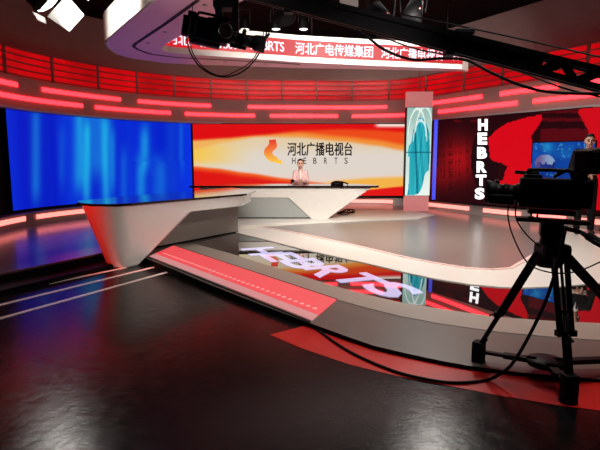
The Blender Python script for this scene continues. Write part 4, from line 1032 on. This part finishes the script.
# ---- seated presenter
wp_ = PY(300.5, 180, 11.5)
wm = thing('person', 'woman in pale pink blazer seated behind the far desk, hands folded on it', 'person', (wp_.x, 11.52, Zs))
def zz(z): return (z - Zs) / 0.94
hz = zz(1.332); hc = (0, 0.0, hz)
sh = zz(1.135); se = zz(0.63)
b = Blob(); head_parts(b, hc)
b.ball((0, 0.05, sh - 0.12), (0.118, 0.088, 0.15)); b.ball((0, 0.06, sh - 0.32), (0.11, 0.085, 0.15)); b.ball((0, 0.08, se + 0.0), (0.155, 0.12, 0.11))
aj = {s_: dict(sh=(s_ * 0.132, 0.05, sh), el=(s_ * 0.168, -0.01, sh - 0.23), wr=(s_ * 0.06, -0.22, zz(ZFD) + 0.07)) for s_ in (-1, 1)}
for s_ in (-1, 1):
    J_ = aj[s_]; b.limb([(s_ * 0.05, 0.04, sh + 0.01), J_['sh']], [0.042, 0.045]); b.limb([J_['sh'], J_['el'], J_['wr']], [0.042, 0.033, 0.024])
    hand(b, J_['wr'], (-s_ * 0.8, -0.55, -0.02), (0, 0.3, -0.3), (0, -0.5, 0.6))
    b.limb([(s_ * 0.09, 0.05, se), (s_ * 0.10, -0.36, se + 0.0), (s_ * 0.09, -0.22, 0.07)], [0.08, 0.055, 0.036]); b.limb([(s_ * 0.09, -0.22, 0.04), (s_ * 0.1, -0.38, 0.03)], [0.032, 0.026])
b.build('body', M_skin, wm, None, 0.0075, 3)
b = Blob(); b.ball((0, 0.05, sh - 0.12), (0.135, 0.108, 0.16)); b.ball((0, 0.06, sh - 0.32), (0.135, 0.105, 0.17))
for s_ in (-1, 1):
    J_ = aj[s_]; b.limb([(s_ * 0.05, 0.05, sh), J_['sh']], [0.055, 0.058]); b.limb([J_['sh'], J_['el'], Vector(J_['el']).lerp(Vector(J_['wr']), 0.88)], [0.056, 0.047, 0.037])
b.build('blazer', M_pink, wm, None, 0.010, 3)
b = Blob(); b.limb([(0, -0.03, sh + 0.02), (0, -0.068, sh - 0.16)], [0.036, 0.014]); b.build('blouse', M_shirt, wm, None, 0.008, 1)
b = Blob(); b.ball((0, 0.08, se), (0.17, 0.135, 0.12))
for s_ in (-1, 1): b.limb([(s_ * 0.09, 0.05, se), (s_ * 0.10, -0.36, se), (s_ * 0.09, -0.22, 0.1)], [0.092, 0.068, 0.05])
b.build('trousers', M_suit, wm, None, 0.012, 2)
b = Blob(); hv = Vector(hc); b.ball(hv + Vector((0, 0.03, 0.035)), (0.084, 0.098, 0.096)); b.ball(hv + Vector((0, 0.10, 0.0)), (0.05, 0.045, 0.05))
hz_ = hz
b.build('hair', M_hair, wm, None, 0.009, 2, keep=lambda c: (c.z > hz_ + 0.06 or (c.y > 0.005 and c.z > hz_ - 0.06)) and not (c.y < -0.06 and c.z < hz_ + 0.075))
face_parts(wm, hc)
wm.scale = (0.94, 0.94, 0.94)
# ---- small things on the far desk
tp = PY(338, 184, YD + 0.35)
ph = thing('desk_phone', 'low black conference phone on the far desk right of the presenter', 'phone', (tp.x, tp.y, ZFD))
MB().bm((lambda bm_: (bmesh.ops.create_uvsphere(bm_, u_segments=20, v_segments=10, radius=1.0, matrix=Matrix.Translation((tp.x - 0.02, tp.y, ZFD + 0.02)) @ Matrix.Diagonal((0.14, 0.11, 0.07, 1))), [setattr(v.co, 'z', max(v.co.z, ZFD)) for v in bm_.verts], bm_)[-1])(bmesh.new()), smooth=True).build('body', M_black, ph)
MB().tube([(tp.x + 0.06, tp.y, ZFD + 0.07), (tp.x + 0.14, tp.y - 0.02, ZFD + 0.05), (tp.x + 0.22, tp.y - 0.03, ZFD + 0.018)], 0.016, 8).build('handset', M_black, ph)
tp = PY(291.5, 184, YD + 0.35)
mu = thing('microphone', 'small black desk microphone with pale base beside the presenter', 'microphone', (tp.x, tp.y, ZFD))
MB().lathe((tp.x - 0.02, tp.y - 0.02, ZFD), (0, 0, 1), [(0, 0), (0, 0.055), (0.018, 0.05), (0.022, 0)], 16).build('base', M_white, mu)
MB().tube([(tp.x - 0.01, tp.y, ZFD + 0.02), (tp.x, tp.y, ZFD + 0.07), (tp.x + 0.015, tp.y - 0.01, ZFD + 0.085)], 0.014, 8).lathe((tp.x + 0.02, tp.y - 0.015, ZFD + 0.05), (0, 0, 1), [(0, 0), (0.01, 0.035), (0.05, 0.04), (0.075, 0)], 14).build('capsule', M_rubber, mu)
# ---- coil of cable by the far desk
cc = PZ(346, 214.5, Zs)
pts = []
for i in range(46):
    a = i / 45 * 2 * pi * 2.6; r_ = 0.15 + 0.03 * sin(i * 1.7)
    pts.append((cc.x + r_ * cos(a) * 1.1, cc.y + 0.08 * sin(a), Zs + 0.012 + 0.055 * (1 + sin(a + 0.6)) * (0.6 + 0.3 * sin(i))))
pts = [(cc.x - 0.2, cc.y + 0.12, Zs + 0.012)] + pts
tag(MB().tube(pts, 0.011, 6, sub=3).build('cable_coil', M_rubber), 'loose black cable coil on the white floor by the far desk', 'cable')
